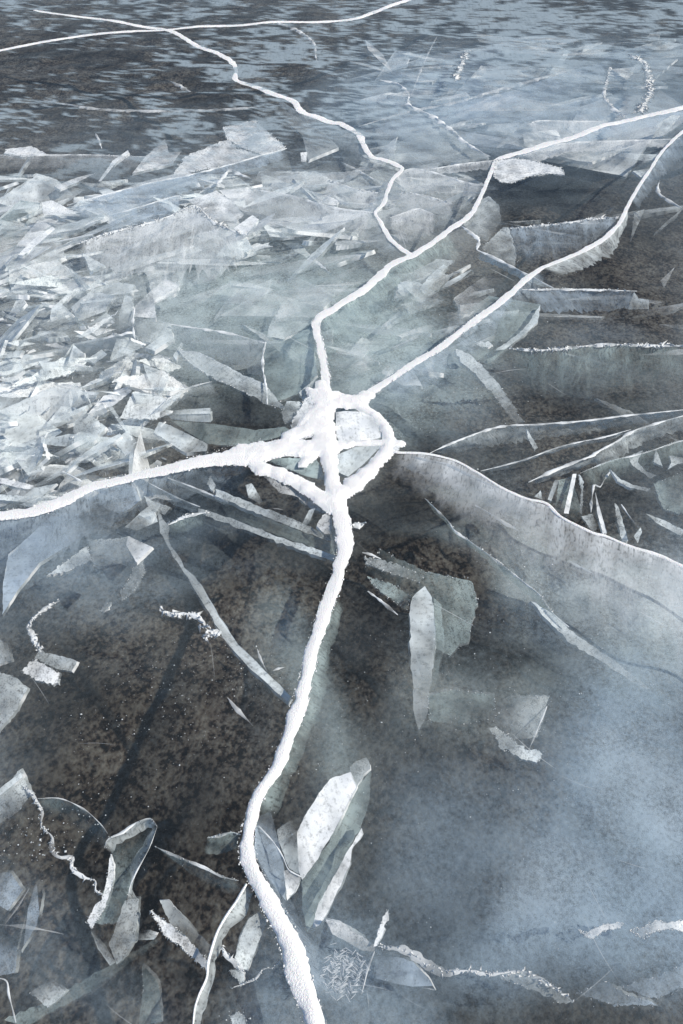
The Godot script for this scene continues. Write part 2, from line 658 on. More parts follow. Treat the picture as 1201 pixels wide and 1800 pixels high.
func cloudy_ice(called: String, y: float, share: float, base: float, mat: Material, tile: float, turn: float, pools: Array) -> void:
	var st := SurfaceTool.new()
	st.begin(Mesh.PRIMITIVE_TRIANGLES)
	var zs := PackedFloat32Array()
	var z := 0.6
	while z > -11.0:
		zs.append(z)
		z -= 0.02 + 0.012 * maxf(0.0, -z)
	var nx := 150
	for zz in zs:
		var half := 1.3 + 0.62 * maxf(0.0, -zz)
		for i in nx + 1:
			var x := (-1.0 + 2.0 * i / nx) * half
			var c := cloudiness(x, zz, pools, base)
			c.a *= share
			st.set_color(c)
			st.set_uv(Vector2(x, zz).rotated(turn) / tile)
			st.add_vertex(Vector3(x, y, zz))
	for k in zs.size() - 1:
		for i in nx:
			var q := k * (nx + 1) + i
			for o in [0, nx + 1, 1, 1, nx + 1, nx + 2]:
				st.add_index(q + o)
	st.generate_normals()
	var o := put(called, st.commit(), mat, self)
	structure(o, "stuff")
	o.set_meta("category", "frost")
	o.set_meta("label", {"cloudy_ice": "milky clouds of tiny bubbles frozen in the upper ice", "deep_cloudy_ice": "dim milky clouds frozen deep in the ice", "surface_frost": "fine white frost specks just under the ice surface"}[called])


func wind_scales() -> void:
	# scales of white frost that the wind left on the dark ice farther out
	var st := SurfaceTool.new()
	st.begin(Mesh.PRIMITIVE_TRIANGLES)
	var zs := PackedFloat32Array()
	var z := -3.0
	while z > -11.0:
		zs.append(z)
		z -= 0.02
	var nx := 240
	for zz in zs:
		var half := 0.6 + 0.62 * -zz
		for i in nx + 1:
			var x := (-1.0 + 2.0 * i / nx) * half
			var n: float = M.n_swell.get_noise_2d(x * 0.5 + 20.0, zz * 1.6 + 0.4 * M.n_swell.get_noise_2d(x * 0.5, zz)) + 0.28 * M.n_swell.get_noise_2d(x * 1.4, zz * 3.6 + 9.0)
			var patch: float = M.n_swell.get_noise_2d(x * 0.12 + 3.0, zz * 0.16)
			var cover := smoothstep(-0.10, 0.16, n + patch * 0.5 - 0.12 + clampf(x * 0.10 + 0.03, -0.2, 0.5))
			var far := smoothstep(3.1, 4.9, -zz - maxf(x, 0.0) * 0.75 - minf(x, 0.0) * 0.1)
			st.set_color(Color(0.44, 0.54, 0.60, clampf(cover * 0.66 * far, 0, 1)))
			st.set_uv(Vector2(x, zz) / 0.6)
			st.add_vertex(Vector3(x, swell(x, zz) - 0.0035, zz))
	for k in zs.size() - 1:
		for i in nx:
			var q := k * (nx + 1) + i
			for o in [0, nx + 1, 1, 1, nx + 1, nx + 2]:
				st.add_index(q + o)
	st.generate_normals()
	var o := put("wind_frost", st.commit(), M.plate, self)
	structure(o, "stuff")
	o.set_meta("category", "frost")
	o.set_meta("label", "pale wind-blown frost scales over the dark far ice")


func crushed_ice(outline: Array, count: int) -> void:
	# crumbs between the shards of the jumble
	var poly := PackedVector2Array()
	var lo := Vector2(1e9, 1e9)
	var hi := -lo
	for i in range(0, outline.size(), 2):
		var v := Vector2(outline[i], outline[i + 1]) * 0.001
		poly.append(v)
		lo = lo.min(v)
		hi = hi.max(v)
	var st := SurfaceTool.new()
	st.begin(Mesh.PRIMITIVE_TRIANGLES)
	rng.seed = 91
	for i in count:
		var q := Vector2(rng.randf_range(lo.x, hi.x), rng.randf_range(lo.y, hi.y))
		if not Geometry2D.is_point_in_polygon(q, poly) or ragged.get_noise_2d(q.x * 0.12, q.y * 0.12) < -0.12:
			continue
		var turn := Basis(Vector3.UP, rng.randf() * TAU) * Basis(Vector3(1, 0, 0), rng.randfn(0, 0.6))
		var k := rng.randf_range(0.004, 0.017)
		var slim := rng.randf_range(0.15, 0.8)
		var c := Vector3(q.x, -rng.randf_range(0.02, 0.11), q.y)
		var a := c + turn * Vector3(-k, 0, -k * slim)
		var b := c + turn * Vector3(k, 0, -k * slim * rng.randf())
		var d := c + turn * Vector3(k * rng.randf(), 0, k * slim)
		var e := c + turn * Vector3(-k, 0, k * slim * rng.randf())
		var up := turn.y * 0.004
		st.set_color(Color(0.82, 0.86, 0.88, rng.randf_range(0.15, 0.8)))
		for v in [a, b, d, a, d, e]:
			st.add_vertex(v)
		st.set_color(Color(0.85, 0.88, 0.90, rng.randf_range(0.3, 0.95)))
		for v in [a, a - up, b, b, a - up, b - up]:
			st.add_vertex(v)
	st.generate_normals()
	var o := put("crushed_ice", st.commit(), M.rim, self)
	structure(o, "stuff")
	o.set_meta("category", "ice")
	o.set_meta("label", "crushed ice crumbs filling the left jumble between the shards")


func scratches(count: int) -> void:
	# hair-thin scratches and healed cracks in the skin of the ice
	var st := SurfaceTool.new()
	st.begin(Mesh.PRIMITIVE_TRIANGLES)
	rng.seed = 17
	for i in count:
		var z := -0.35 - 4.5 * pow(rng.randf(), 1.5)
		var a := Vector3(rng.randf_range(-1, 1) * (0.5 + 0.5 * -z), -0.002 - rng.randf() * 0.012, z)
		var ang := rng.randfn(0.5, 0.9)
		var d := Vector3(cos(ang), 0, sin(ang)) * rng.randf_range(0.02, 0.16) * (0.6 + 0.3 * -z)
		var wide := rng.randf_range(0.0003, 0.0009) * (0.7 + 0.5 * -z)
		var bend := Vector3(-d.z, 0, d.x) * rng.randfn(0, 0.03)
		var k := 6
		st.set_color(Color(0.85, 0.89, 0.91, rng.randf_range(0.1, 0.4)))
		for j in k:
			var t0 := float(j) / k
			var t1 := float(j + 1) / k
			var p0 := a + d * t0 + bend * sin(PI * t0)
			var p1 := a + d * t1 + bend * sin(PI * t1)
			var n := Vector3(-d.z, 0, d.x).normalized() * wide
			var w0 := sin(PI * t0) + 0.1
			var w1 := sin(PI * t1) + 0.1
			for v in [p0 - n * w0, p0 + n * w0, p1 + n * w1, p0 - n * w0, p1 + n * w1, p1 - n * w1]:
				st.add_vertex(v)
	st.generate_normals()
	var o := put("surface_scratches", st.commit(), M.rim, self)
	structure(o, "stuff")
	o.set_meta("category", "frost")
	o.set_meta("label", "hair-thin pale scratches scattered all over the ice surface")


func snow_star(arms: Array) -> void:
	# where the cracks meet the snow has drifted into one joined bank: a height field over all the arms
	var segs: Array = []
	var lo := Vector2(1e9, 1e9)
	var hi := -lo
	for arm in arms:
		for i in range(0, arm.size() - 3, 3):
			segs.append([Vector2(arm[i], arm[i + 1]) * 0.001, arm[i + 2] * 0.001, Vector2(arm[i + 3], arm[i + 4]) * 0.001, arm[i + 5] * 0.001])
		for i in range(0, arm.size(), 3):
			lo = lo.min(Vector2(arm[i], arm[i + 1]) * 0.001)
			hi = hi.max(Vector2(arm[i], arm[i + 1]) * 0.001)
	lo -= Vector2.ONE * 0.06
	hi += Vector2.ONE * 0.06
	var cell := 0.0035
	var nx := int((hi.x - lo.x) / cell)
	var nz := int((hi.y - lo.y) / cell)
	var hs := PackedFloat32Array()
	hs.resize((nx + 1) * (nz + 1))
	hs.fill(-1.0)
	for s in segs:
		var reach: float = maxf(s[1], s[3]) * 1.25
		var a: Vector2 = s[0].min(s[2]) - Vector2.ONE * reach
		var b: Vector2 = s[0].max(s[2]) + Vector2.ONE * reach
		for i in range(maxi(0, int((a.x - lo.x) / cell)), mini(nx, int((b.x - lo.x) / cell)) + 1):
			for k in range(maxi(0, int((a.y - lo.y) / cell)), mini(nz, int((b.y - lo.y) / cell)) + 1):
				var p := lo + Vector2(i, k) * cell
				var ab: Vector2 = s[2] - s[0]
				var t := clampf((p - s[0]).dot(ab) / maxf(ab.length_squared(), 1e-9), 0, 1)
				var r := lerpf(s[1], s[3], t)
				r *= 1.0 + 0.6 * ragged.get_noise_2d(p.x * 0.3, p.y * 0.3) + 0.05 * ragged.get_noise_2d(p.x * 1.6, p.y * 1.6)
				var d: float = p.distance_to(s[0] + ab * t) / r
				var h := 0.11 * minf(r, 0.035) * (1.0 - d * d * d) if d < 1.0 else -0.5 * r * (d - 1.0)
				var at := i * (nz + 1) + k
				var was := hs[at]
				var soft := 0.008
				var m := clampf(0.5 + 0.5 * (was - h) / soft, 0, 1)
				hs[at] = lerpf(h, was, m) + soft * m * (1.0 - m) if was > -0.9 else h
	var used := {}
	var st := SurfaceTool.new()
	st.begin(Mesh.PRIMITIVE_TRIANGLES)
	var c := Vector3((lo.x + hi.x) * 0.5, 0, (lo.y + hi.y) * 0.5)
	var index := func(i: int, k: int) -> int:
		var at := i * (nz + 1) + k
		if not used.has(at):
			used[at] = used.size()
			var p := lo + Vector2(i, k) * cell
			var y: float = maxf(hs[at], -0.006)
			if y > 0.0:
				y *= 1.0 + 0.5 * ragged.get_noise_2d(p.x * 0.35 + 3.0, p.y * 0.35)
				y += 0.0006 * ragged.get_noise_2d(p.x * 3.0, p.y * 3.0)
			st.set_uv(p)
			st.add_vertex(Vector3(p.x, y, p.y) - c)
		return used[at]
	for i in nx:
		for k in nz:
			var top := maxf(maxf(hs[i * (nz + 1) + k], hs[i * (nz + 1) + k + 1]), maxf(hs[(i + 1) * (nz + 1) + k], hs[(i + 1) * (nz + 1) + k + 1]))
			if top < -0.0035:
				continue
			var q := [index.call(i, k), index.call(i + 1, k), index.call(i, k + 1), index.call(i + 1, k + 1)]
			for o in [0, 1, 2, 1, 3, 2]:
				st.add_index(q[o])
	st.generate_normals()
	var o := put("snow_star", st.commit(), M.snow, self, c)
	o.set_meta("label", "thick bright snow star with open loops where all the cracks meet")
	o.set_meta("category", "snow")


func fern_frost(flat: Array) -> void:
	var p := path(flat)
	var poly := PackedVector2Array()
	for v in p:
		poly.append(Vector2(v.x, v.z))
	var c := base_of(p)
	var st := SurfaceTool.new()
	st.begin(Mesh.PRIMITIVE_TRIANGLES)
	var r := RandomNumberGenerator.new()
	r.seed = 77
	for i in 2200:
		var q := Vector2(r.randf_range(-0.09, 0.09), r.randf_range(-0.09, 0.09)) + Vector2(c.x, c.z)
		q.x = snappedf(q.x + q.y * 0.35, 0.011) - q.y * 0.35 + r.randfn(0, 0.0016)
		if not Geometry2D.is_point_in_polygon(q + Vector2(r.randfn(0, 0.006), r.randfn(0, 0.006)), poly):
			continue
		var row := int(round((q.x + q.y * 0.35) / 0.011))
		var ang := (0.62 if row % 2 else -0.62) + r.randfn(0, 0.28) + 0.2 + 0.6 * ragged.get_noise_2d(q.x * 0.6, q.y * 0.6)
		var d := Vector3(cos(ang), r.randf_range(-0.15, 0.1), sin(ang)) * r.randf_range(0.0025, 0.0075)
		var side := Vector3(-sin(ang), 0, cos(ang)) * r.randf_range(0.0003, 0.0006)
		var up := Vector3(0, 0.0012, 0)
		var at := Vector3(q.x, c.y + r.randf_range(-0.002, 0.002), q.y) - c
		st.set_color(Color(0.82, 0.87, 0.91, r.randf_range(0.45, 0.9)))
		for f in [[-d - side, -d + up, d - side], [d - side, -d + up, d + up], [-d + side, d + side, -d + up], [d + side, d + up, -d + up]]:
			for v in f:
				st.add_vertex(at + v)
	st.generate_normals()
	var t := thing("fern_frost", "fern-like lattice of frost needles below the white bar near the bottom", "frost", "", c)
	structure(put("frost_needles", st.commit(), M.crystal, t), "stuff")


func flecks(spots: Array) -> void:
	# countless white specks hanging in the ice
	var m := speck(M.crystal)
	var where: Array[Transform3D] = []
	rng.seed = 5
	for s in spots:
		for i in int(s[5]):
			var p := Vector3(s[0] + rng.randfn(0, 1) * s[2], -rng.randf_range(0.004, 0.10), s[1] + rng.randfn(0, 1) * s[3])
			var k: float = s[4] * exp(rng.randfn(0, 0.5))
			where.append(Transform3D(Basis(Vector3.UP, rng.randf() * TAU).scaled(Vector3(k, k * 0.7, k * rng.randf_range(0.5, 1.2))), p))
	var mm := MultiMesh.new()
	mm.transform_format = MultiMesh.TRANSFORM_3D
	mm.mesh = m
	mm.instance_count = where.size()
	for i in where.size():
		mm.set_instance_transform(i, where[i])
	var mi := MultiMeshInstance3D.new()
	mi.name = "frost_specks"
	mi.multimesh = mm
	add_child(mi)
	structure(mi, "stuff")
	mi.set_meta("label", "scattered tiny white frost specks hanging in the clear ice")
	mi.set_meta("category", "frost")


func jumble(outline: Array, count: int, low: float, high: float, sd: int, flatness: float, dense: float, kinds: Array, group: String, marks: Array) -> void:
	# small broken pieces that fill the gaps between the larger shards
	var poly := PackedVector2Array()
	var lo := Vector2(1e9, 1e9)
	var hi := -lo
	for i in range(0, outline.size(), 2):
		var v := Vector2(outline[i], outline[i + 1]) * 0.001
		poly.append(v)
		lo = lo.min(v)
		hi = hi.max(v)
	var r := RandomNumberGenerator.new()
	r.seed = sd
	var made := 0
	while made < count:
		var q := Vector2(r.randf_range(lo.x, hi.x), r.randf_range(lo.y, hi.y))
		if not Geometry2D.is_point_in_polygon(q, poly):
			continue
		var kind: Array = kinds[made % kinds.size()]
		made += 1
		var size := low + (high - low) * pow(r.randf(), 1.6)
		var turn := Basis(Vector3.UP, r.randfn(0.35, 0.55) + (PI if r.randf() < 0.5 else 0.0)) * Basis(Vector3(1, 0, 0), r.randfn(0, flatness)) * Basis(Vector3(0, 0, 1), r.randfn(0, flatness * 0.6))
		var y := -r.randf_range(0.012, 0.09) - size * 0.2
		var p := PackedVector3Array()
		var slim: float = kind[2] * r.randf_range(0.7, 1.3)
		var n := r.randi_range(3, 5)
		for k in n:
			var ang := TAU * (k + r.randf_range(-0.28, 0.28)) / n
			p.append(Vector3(q.x, y, q.y) + turn * Vector3(cos(ang) * size, 0, -sin(ang) * size * slim))
		for k in n:
			p[k].y = minf(p[k].y, -0.002)
		var near: Array = marks[0]
		for m in marks:
			if Vector2(m[0], m[1]).distance_to(q) < Vector2(near[0], near[1]).distance_to(q):
				near = m
		var off := q - Vector2(near[0], near[1])
		var where := ("right of" if off.x > 0 else "left of") if absf(off.x) > absf(off.y) else ("just beyond" if off.y < 0 else "just before")
		var t := thing(kind[0], "%s %s the %s" % [kind[1], where, near[2]], kind[0].replace("_", " "), group, base_of(p))
		slab(t, p, r.randf_range(0.008, 0.018), r.randf_range(0.45, 1.1) * dense, r.randf_range(0.6, 1.1) * dense, r.randf_range(0.1, 0.6), TINT.white.lerp(TINT.snow, r.randf()))


func _ready() -> void:
	var cam := Camera3D.new()
	cam.name = "camera"
	cam.fov = FOV
	cam.near = 0.05
	cam.far = 300.0
	cam.position = Vector3(0, EYE, 0)
	cam.rotation_degrees = Vector3(-PITCH, 0, 0)
	add_child(cam)
	cam.current = true
	var env := Environment.new()
	env.background_mode = Environment.BG_SKY
	var sky := ProceduralSkyMaterial.new()
	sky.sky_top_color = Color(0.37, 0.48, 0.63)
	sky.sky_horizon_color = Color(0.69, 0.77, 0.83)
	sky.sky_curve = 0.18
	sky.ground_bottom_color = Color(0.5, 0.55, 0.6)
	sky.ground_horizon_color = Color(0.7, 0.76, 0.84)
	sky.sun_angle_max = 20.0
	env.sky = Sky.new()
	env.sky.sky_material = sky
	env.tonemap_mode = Environment.TONE_MAPPER_LINEAR
	env.tonemap_exposure = 1.0
	env.sdfgi_enabled = true
	env.ssao_enabled = true
	env.ssil_enabled = true
	var world := WorldEnvironment.new()
	world.name = "world_environment"
	world.environment = env
	add_child(world)
	var sun := DirectionalLight3D.new()
	sun.name = "sun"
	sun.light_energy = 1.5
	sun.light_color = Color(1.0, 0.965, 0.915)
	sun.light_angular_distance = 0.5
	sun.shadow_enabled = true
	add_child(sun)
	sun.look_at_from_position(Vector3(1.0, 1.0, 0.22), Vector3.ZERO)

	make_materials()
	lake_surface()
	var weeds: Array = []
	var pools: Array = []
	var tints := [Color(0.66, 0.73, 0.76), Color(0.49, 0.60, 0.62), Color(0.38, 0.51, 0.63)]
	pools.append([-0.97, -2.56, 0.41, 0.79, 0.23, tints[0]])
	pools.append([-1.22, -3.13, 0.56, 0.55, 0.23, tints[0]])
	pools.append([-0.40, -2.94, 0.42, 0.41, 0.92, tints[1]])
	pools.append([0.19, -2.60, 0.28, 0.41, 0.98, tints[1]])
	pools.append([-0.74, -3.67, 0.76, 0.56, 0.16, tints[0]])
	pools.append([-0.12, -3.93, 0.51, 0.54, 0.23, tints[0]])
	pools.append([1.50, -5.69, 1.35, 1.18, 0.41, tints[2]])
	pools.append([0.42, -5.26, 0.53, 0.83, 0.39, tints[2]])
	pools.append([1.21, -5.16, 0.90, 0.60, 0.14, tints[2]])
	pools.append([-0.96, -4.61, 0.83, 0.42, 0.11, tints[2]])
	pools.append([0.84, -1.37, 0.20, 0.12, 0.71, tints[0]])
	pools.append([0.77, -1.23, 0.16, 0.13, 0.40, tints[1]])
	pools.append([0.65, -1.50, 0.15, 0.07, 0.46, tints[0]])
	pools.append([0.51, -1.64, 0.19, 0.07, 0.29, tints[0]])
	pools.append([0.62, -1.51, 0.20, 0.11, 0.39, tints[1]])
	pools.append([0.40, -1.75, 0.14, 0.06, 0.34, tints[1]])
	pools.append([-0.87, -3.33, 0.59, 0.32, 0.14, tints[0]])
	pools.append([-0.34, -3.93, 0.34, 0.40, 0.16, tints[0]])
	pools.append([-1.26, -2.89, 0.21, 0.27, 0.16, tints[0]])
	pools.append([0.70, -0.95, 0.20, 0.21, 0.48, tints[2]])
	pools.append([0.60, -0.67, 0.23, 0.16, 0.41, tints[2]])
	pools.append([0.55, -0.49, 0.21, 0.11, 0.37, tints[2]])
	pools.append([0.23, -0.58, 0.21, 0.18, 0.16, tints[2]])
	pools.append([0.20, -0.75, 0.15, 0.10, 0.16, tints[2]])
	pools.append([0.72, -0.82, 0.10, 0.11, 0.21, tints[0]])
	pools.append([0.44, -0.58, 0.10, 0.07, 0.16, tints[0]])
	pools.append([0.34, -0.50, 0.13, 0.06, 0.14, tints[2]])
	pools.append([-0.82, -1.58, 0.25, 0.16, 0.39, tints[2]])
	pools.append([-0.51, -1.65, 0.19, 0.10, 0.23, tints[2]])
	pools.append([-0.12, -1.25, 0.09, 0.14, 0.30, tints[1]])
	pools.append([-0.06, -1.01, 0.08, 0.22, 0.25, tints[1]])
	pools.append([0.29, -1.18, 0.16, 0.16, 0.14, tints[1]])
	pools.append([0.39, -1.06, 0.21, 0.10, 0.16, tints[1]])
	pools.append([0.05, -0.92, 0.11, 0.07, 0.11, tints[1]])
	pools.append([0.96, -2.24, 0.34, 0.16, 0.11, tints[1]])
	pools.append([0.40, -2.27, 0.18, 0.20, 0.25, tints[2]])
	pools.append([0.97, -2.66, 0.33, 0.14, 0.18, tints[2]])
	pools.append([-0.09, -0.48, 0.10, 0.12, 0.18, tints[2]])
	pools.append([0.02, -0.40, 0.13, 0.07, 0.30, tints[2]])
	pools.append([-0.61, -0.54, 0.10, 0.13, 0.14, tints[2]])
	pools.append([-0.53, -0.38, 0.17, 0.06, 0.09, tints[2]])
	pools.append([0.08, -2.21, 0.12, 0.19, 0.11, tints[0]])
	pools.append([0.17, -1.70, 0.21, 0.09, 0.16, tints[1]])
	pools.append([0.73, -3.13, 0.15, 0.30, 0.11, tints[1]])
	pools.append([0.15, -1.62, 0.20, 0.11, -0.50, tints[0]])
	pools.append([0.99, -3.74, 0.30, 0.31, -0.30, tints[0]])
	pools.append([1.31, -3.08, 0.19, 0.44, -0.22, tints[0]])
	pools.append([-0.36, -2.19, 0.18, 0.13, -0.42, tints[0]])
	pools.append([-0.26, -3.36, 0.18, 0.16, -0.30, tints[0]])
	pools.append([0.82, -2.34, 0.37, 0.14, -0.15, tints[0]])
	pools.append([-0.20, -1.51, 0.18, 0.09, -0.25, tints[0]])
	pools.append([-0.49, -0.98, 0.26, 0.20, -0.10, tints[0]])
	pools.append([-0.41, -0.65, 0.24, 0.18, -0.16, tints[0]])
	pools.append([0.06, -1.14, 0.10, 0.16, -0.15, tints[0]])
	pools.append([0.83, -1.70, 0.16, 0.10, -0.25, tints[0]])
	pools.append([0.34, -1.35, 0.19, 0.16, -0.12, tints[0]])
	pools.append([-2.40, -6.60, 1.18, 1.04, -0.12, tints[0]])
	pools.append([-0.69, -6.32, 0.81, 0.82, -0.10, tints[0]])
	pools.append([0.27, -2.08, 0.12, 0.15, -0.30, tints[0]])
	pools.append([-1.51, -3.53, 0.13, 0.23, -0.30, tints[0]])
	pools.append([0.22, -0.44, 0.10, 0.03, -0.25, tints[0]])
	pools.append([-0.34, -0.75, 0.17, 0.10, -0.12, tints[0]])
	pools.append([1.29, -1.23, 0.45, 0.57, 0.34, tints[2]])
	pools.append([1.83, -2.56, 0.50, 0.79, 0.23, tints[0]])
	pools.append([-1.43, -1.43, 0.44, 0.38, 0.29, tints[2]])
	pools.append([-1.13, -0.65, 0.36, 0.30, 0.23, tints[2]])
	pools.append([-2.14, -2.89, 0.67, 1.19, 0.23, tints[0]])
	pools.append([1.02, -0.54, 0.34, 0.27, 0.34, tints[2]])
	pools.append([-0.00, -0.14, 0.28, 0.11, 0.23, tints[2]])
	pools.append([0.36, -3.83, 0.39, 0.39, 0.39, tints[0]])
	pools.append([-0.10, -3.38, 0.31, 0.27, 0.23, tints[1]])
	pools.append([-0.02, -2.08, 0.21, 0.18, 0.16, tints[0]])
	weeds.append([0.21, -2.02, 0.27, 0.18, 0.85])
	weeds.append([-0.00, -1.43, 0.16, 0.24, 0.45])
	weeds.append([-0.54, -0.81, 0.39, 0.22, 0.50])
	weeds.append([-0.42, -0.93, 0.25, 0.14, 0.40])
	weeds.append([1.27, -4.83, 0.39, 0.33, 0.60])
	weeds.append([0.92, -2.93, 0.31, 0.26, 0.30])
	weeds.append([0.33, -2.56, 0.14, 0.15, 0.60])
	weeds.append([0.30, -0.54, 0.16, 0.07, 0.60])
	weeds.append([-0.30, -1.79, 0.24, 0.16, 0.35])
	weeds.append([-0.45, -2.76, 0.25, 0.16, 0.40])
	weeds.append([1.03, -2.12, 0.22, 0.12, 0.50])
	weeds.append([0.16, -1.08, 0.20, 0.12, 0.35])
	weeds.append([-0.82, -1.23, 0.20, 0.23, 0.25])
	lake_bed(weeds)
	cloudy_ice("cloudy_ice", -0.12, 0.78, 0.03, M.cloud, 0.74, 0.3, pools)
	cloudy_ice("deep_cloudy_ice", -0.30, 0.62, 0.12, M.cloud, 1.13, 1.1, pools)
	cloudy_ice("surface_frost", -0.008, 0.6, 0.14, M.rime, 0.41, 0.7, pools)
	wind_scales()
	scratches(70)
	var c: Node3D
	c = crack("snow_crack", "widest snow ridge, winding from the snow star down to the near edge", [-17,0,-1647,-4,0,-1561,9,0,-1484,9,0,-1431,-4,0,-1370,-24,0,-1283,-47,0,-1201,-66,0,-1124,-80,0,-1042,-95,0,-965,-106,0,-914,-119,0,-865,-142,0,-798,-164,0,-760,-180,0,-722,-187,0,-686,-192,0,-640,-183,0,-600,-163,0,-563,-136,0,-521,-109,0,-478,-92,0,-442,-76,0,-398,-59,0,-360,-46,0,-326,-24,0,-268,-5,0,-185,44,0,-109,53,0,-26,95,0,38], [36.6,44.5,45.7,42.1,33.7,35.6,34.6,33.4,33.4,36.1,35.5,29.2,26.4,26.1,25.4,26.8,30.0,31.7,31.7,35.7,38.9,40.6,39.8,37.2,36.7,37.6,35.6,34.4,32.7,30.7], 0.11, 0.0060)
	face(c, [-18,-2,-1285,-61,-2,-1125,-89,-2,-967,-117,-2,-866,-158,-2,-761,-180,-2,-699], [5,-60,-1293,-22,-60,-1148,-39,-60,-1002,-79,-60,-883,-129,-60,-769,-144,-60,-706], 1.00, 0.16, "teal")
	face(c, [-28,-2,-1563,-13,-2,-1508,-1,-2,-1444], [-50,-80,-1651,-34,-80,-1558,-20,-80,-1460], 0.80, 0.40, "white")
	face(c, [-176,-2,-687,-175,-2,-618,-145,-2,-563,-109,-2,-511,-74,-2,-452,-41,-2,-369], [-151,-90,-725,-136,-90,-676,-114,-90,-583,-68,-90,-497,-17,-90,-447,41,-90,-353], 0.80, 0.13, "blue")
	c = crack("snow_crack", "snow ridge running from the snow star to the left edge of the ice jumble", [-107,0,-1854,-142,0,-1854,-194,0,-1851,-246,0,-1835,-298,0,-1824,-348,0,-1806,-406,0,-1796,-461,0,-1778,-514,0,-1757,-570,0,-1739,-622,0,-1719,-674,0,-1700,-721,0,-1685,-756,0,-1661,-789,0,-1632,-819,0,-1609,-866,0,-1581,-917,0,-1568,-969,0,-1561,-1078,0,-1552,-1261,0,-1565,-1424,0,-1501,-1651,0,-1540,-1806,0,-1479], [72.6,67.8,72.6,91.1,100.3,75.9,61.5,51.6,41.9,37.1,34.5,34.3,36.4,40.3,44.2,48.4,43.7,38.9,38.6,38.3,40.2,39.1,41.1,42.2], 0.08, 0.0060)
	face(c, [-277,-2,-1788,-414,-2,-1772,-513,-2,-1747,-625,-2,-1704,-718,-2,-1668,-802,-2,-1602,-903,-2,-1556,-1059,-2,-1541], [-270,-110,-1806,-410,-110,-1775,-527,-110,-1730,-630,-110,-1668,-727,-110,-1598,-817,-110,-1486,-932,-110,-1433,-1083,-110,-1454], 0.80, 0.19, "blue")
	c = crack("snow_crack", "snow line bending up from the snow star, then past the dark pool to far right", [-58,0,-2132,-53,0,-2212,-61,0,-2296,-74,0,-2401,-93,0,-2512,-94,0,-2566,-72,0,-2617,-23,0,-2669,21,0,-2723,89,0,-2804,140,0,-2884,195,0,-2986,247,0,-3043,297,0,-3082,349,0,-3142,402,0,-3208,459,0,-3292,517,0,-3369,561,0,-3425,600,0,-3499,632,0,-3588,674,0,-3712,712,0,-3841,751,0,-3963,796,0,-4083,858,0,-4134,973,0,-4209,1075,0,-4285,1211,0,-4364,1340,0,-4469,1436,0,-4552,1579,0,-4621,1729,0,-4709,1859,0,-4772,1963,0,-4836,2227,0,-4949,2621,0,-5017,3205,0,-5457,3666,0,-5431,4356,0,-5918], [45.2,31.5,27.4,26.9,27.1,31.2,40.4,36.5,36.8,40.5,42.5,34.6,36.1,33.4,32.8,29.5,30.1,31.7,30.4,23.2,20.9,20.6,18.5,23.2,34.7,43.0,44.2,45.7,41.5,42.0,44.7,40.8,42.0,49.1,50.7,54.2,54.6,64.3,65.5,71.3], 0.06, 0.0100)
	face(c, [-86,-2,-2553,-23,-2,-2660,88,-2,-2791,209,-2,-2989,335,-2,-3115,472,-2,-3291], [-33,-90,-2528,87,-90,-2633,203,-90,-2756,315,-90,-2908,421,-90,-3046,539,-90,-3245], 0.80, 0.10, "teal")
	face(c, [-114,-2,-2440,-88,-2,-2299,-73,-2,-2135], [-166,-60,-2382,-130,-60,-2245,-117,-60,-2133], 0.64, 0.16, "white")
	face(c, [805,-2,-4067,1069,-2,-4252,1428,-2,-4516,1758,-2,-4697,2055,-2,-4823], [836,-40,-4041,1076,-40,-4171,1430,-40,-4416,1748,-40,-4564,2047,-40,-4710], 0.80, 0.08, "blue")
	c = crack("snow_crack", "straight snow line slanting from the snow star up past the sunken glassy block", [55,0,-2086,94,0,-2132,134,0,-2177,195,0,-2239,247,0,-2296,301,0,-2348,356,0,-2401,438,0,-2504,536,0,-2621,640,0,-2744,726,0,-2862,812,0,-2967,921,0,-3048,990,0,-3097,1049,0,-3147,1128,0,-3224,1241,0,-3385,1323,0,-3558,1433,0,-3776,1544,0,-3977,1662,0,-4194,1821,0,-4428,1916,0,-4536,2150,0,-4817,2671,0,-5355,3436,0,-6449,4356,0,-7330,5730,0,-9190], [48.2,37.1,30.7,26.3,27.1,28.0,27.6,28.3,29.9,30.7,28.7,22.2,21.3,24.6,27.1,25.0,19.3,17.6,17.5,16.6,16.6,21.0,23.6,26.9,29.2,41.4,52.2,65.0], 0.06, 0.0100)
	face(c, [114,-2,-2151,247,-2,-2288,437,-2,-2496,639,-2,-2735,811,-2,-2957], [195,-90,-2155,343,-90,-2286,530,-90,-2480,697,-90,-2735,870,-90,-2999], 0.80, 0.10, "blue")
	face(c, [812,-2,-2966,990,-2,-3091,1125,-2,-3212,1245,-2,-3378,1333,-2,-3563], [899,-30,-2966,1019,-30,-3032,1153,-30,-3145,1212,-30,-3258,1301,-30,-3449], 1.00, 0.56, "white")
	face(c, [1346,-2,-3593,1540,-2,-3961,1679,-2,-4199,1839,-2,-4434], [1372,-30,-3565,1577,-30,-3913,1724,-30,-4123,1850,-30,-4295], 0.72, 0.16, "blue")
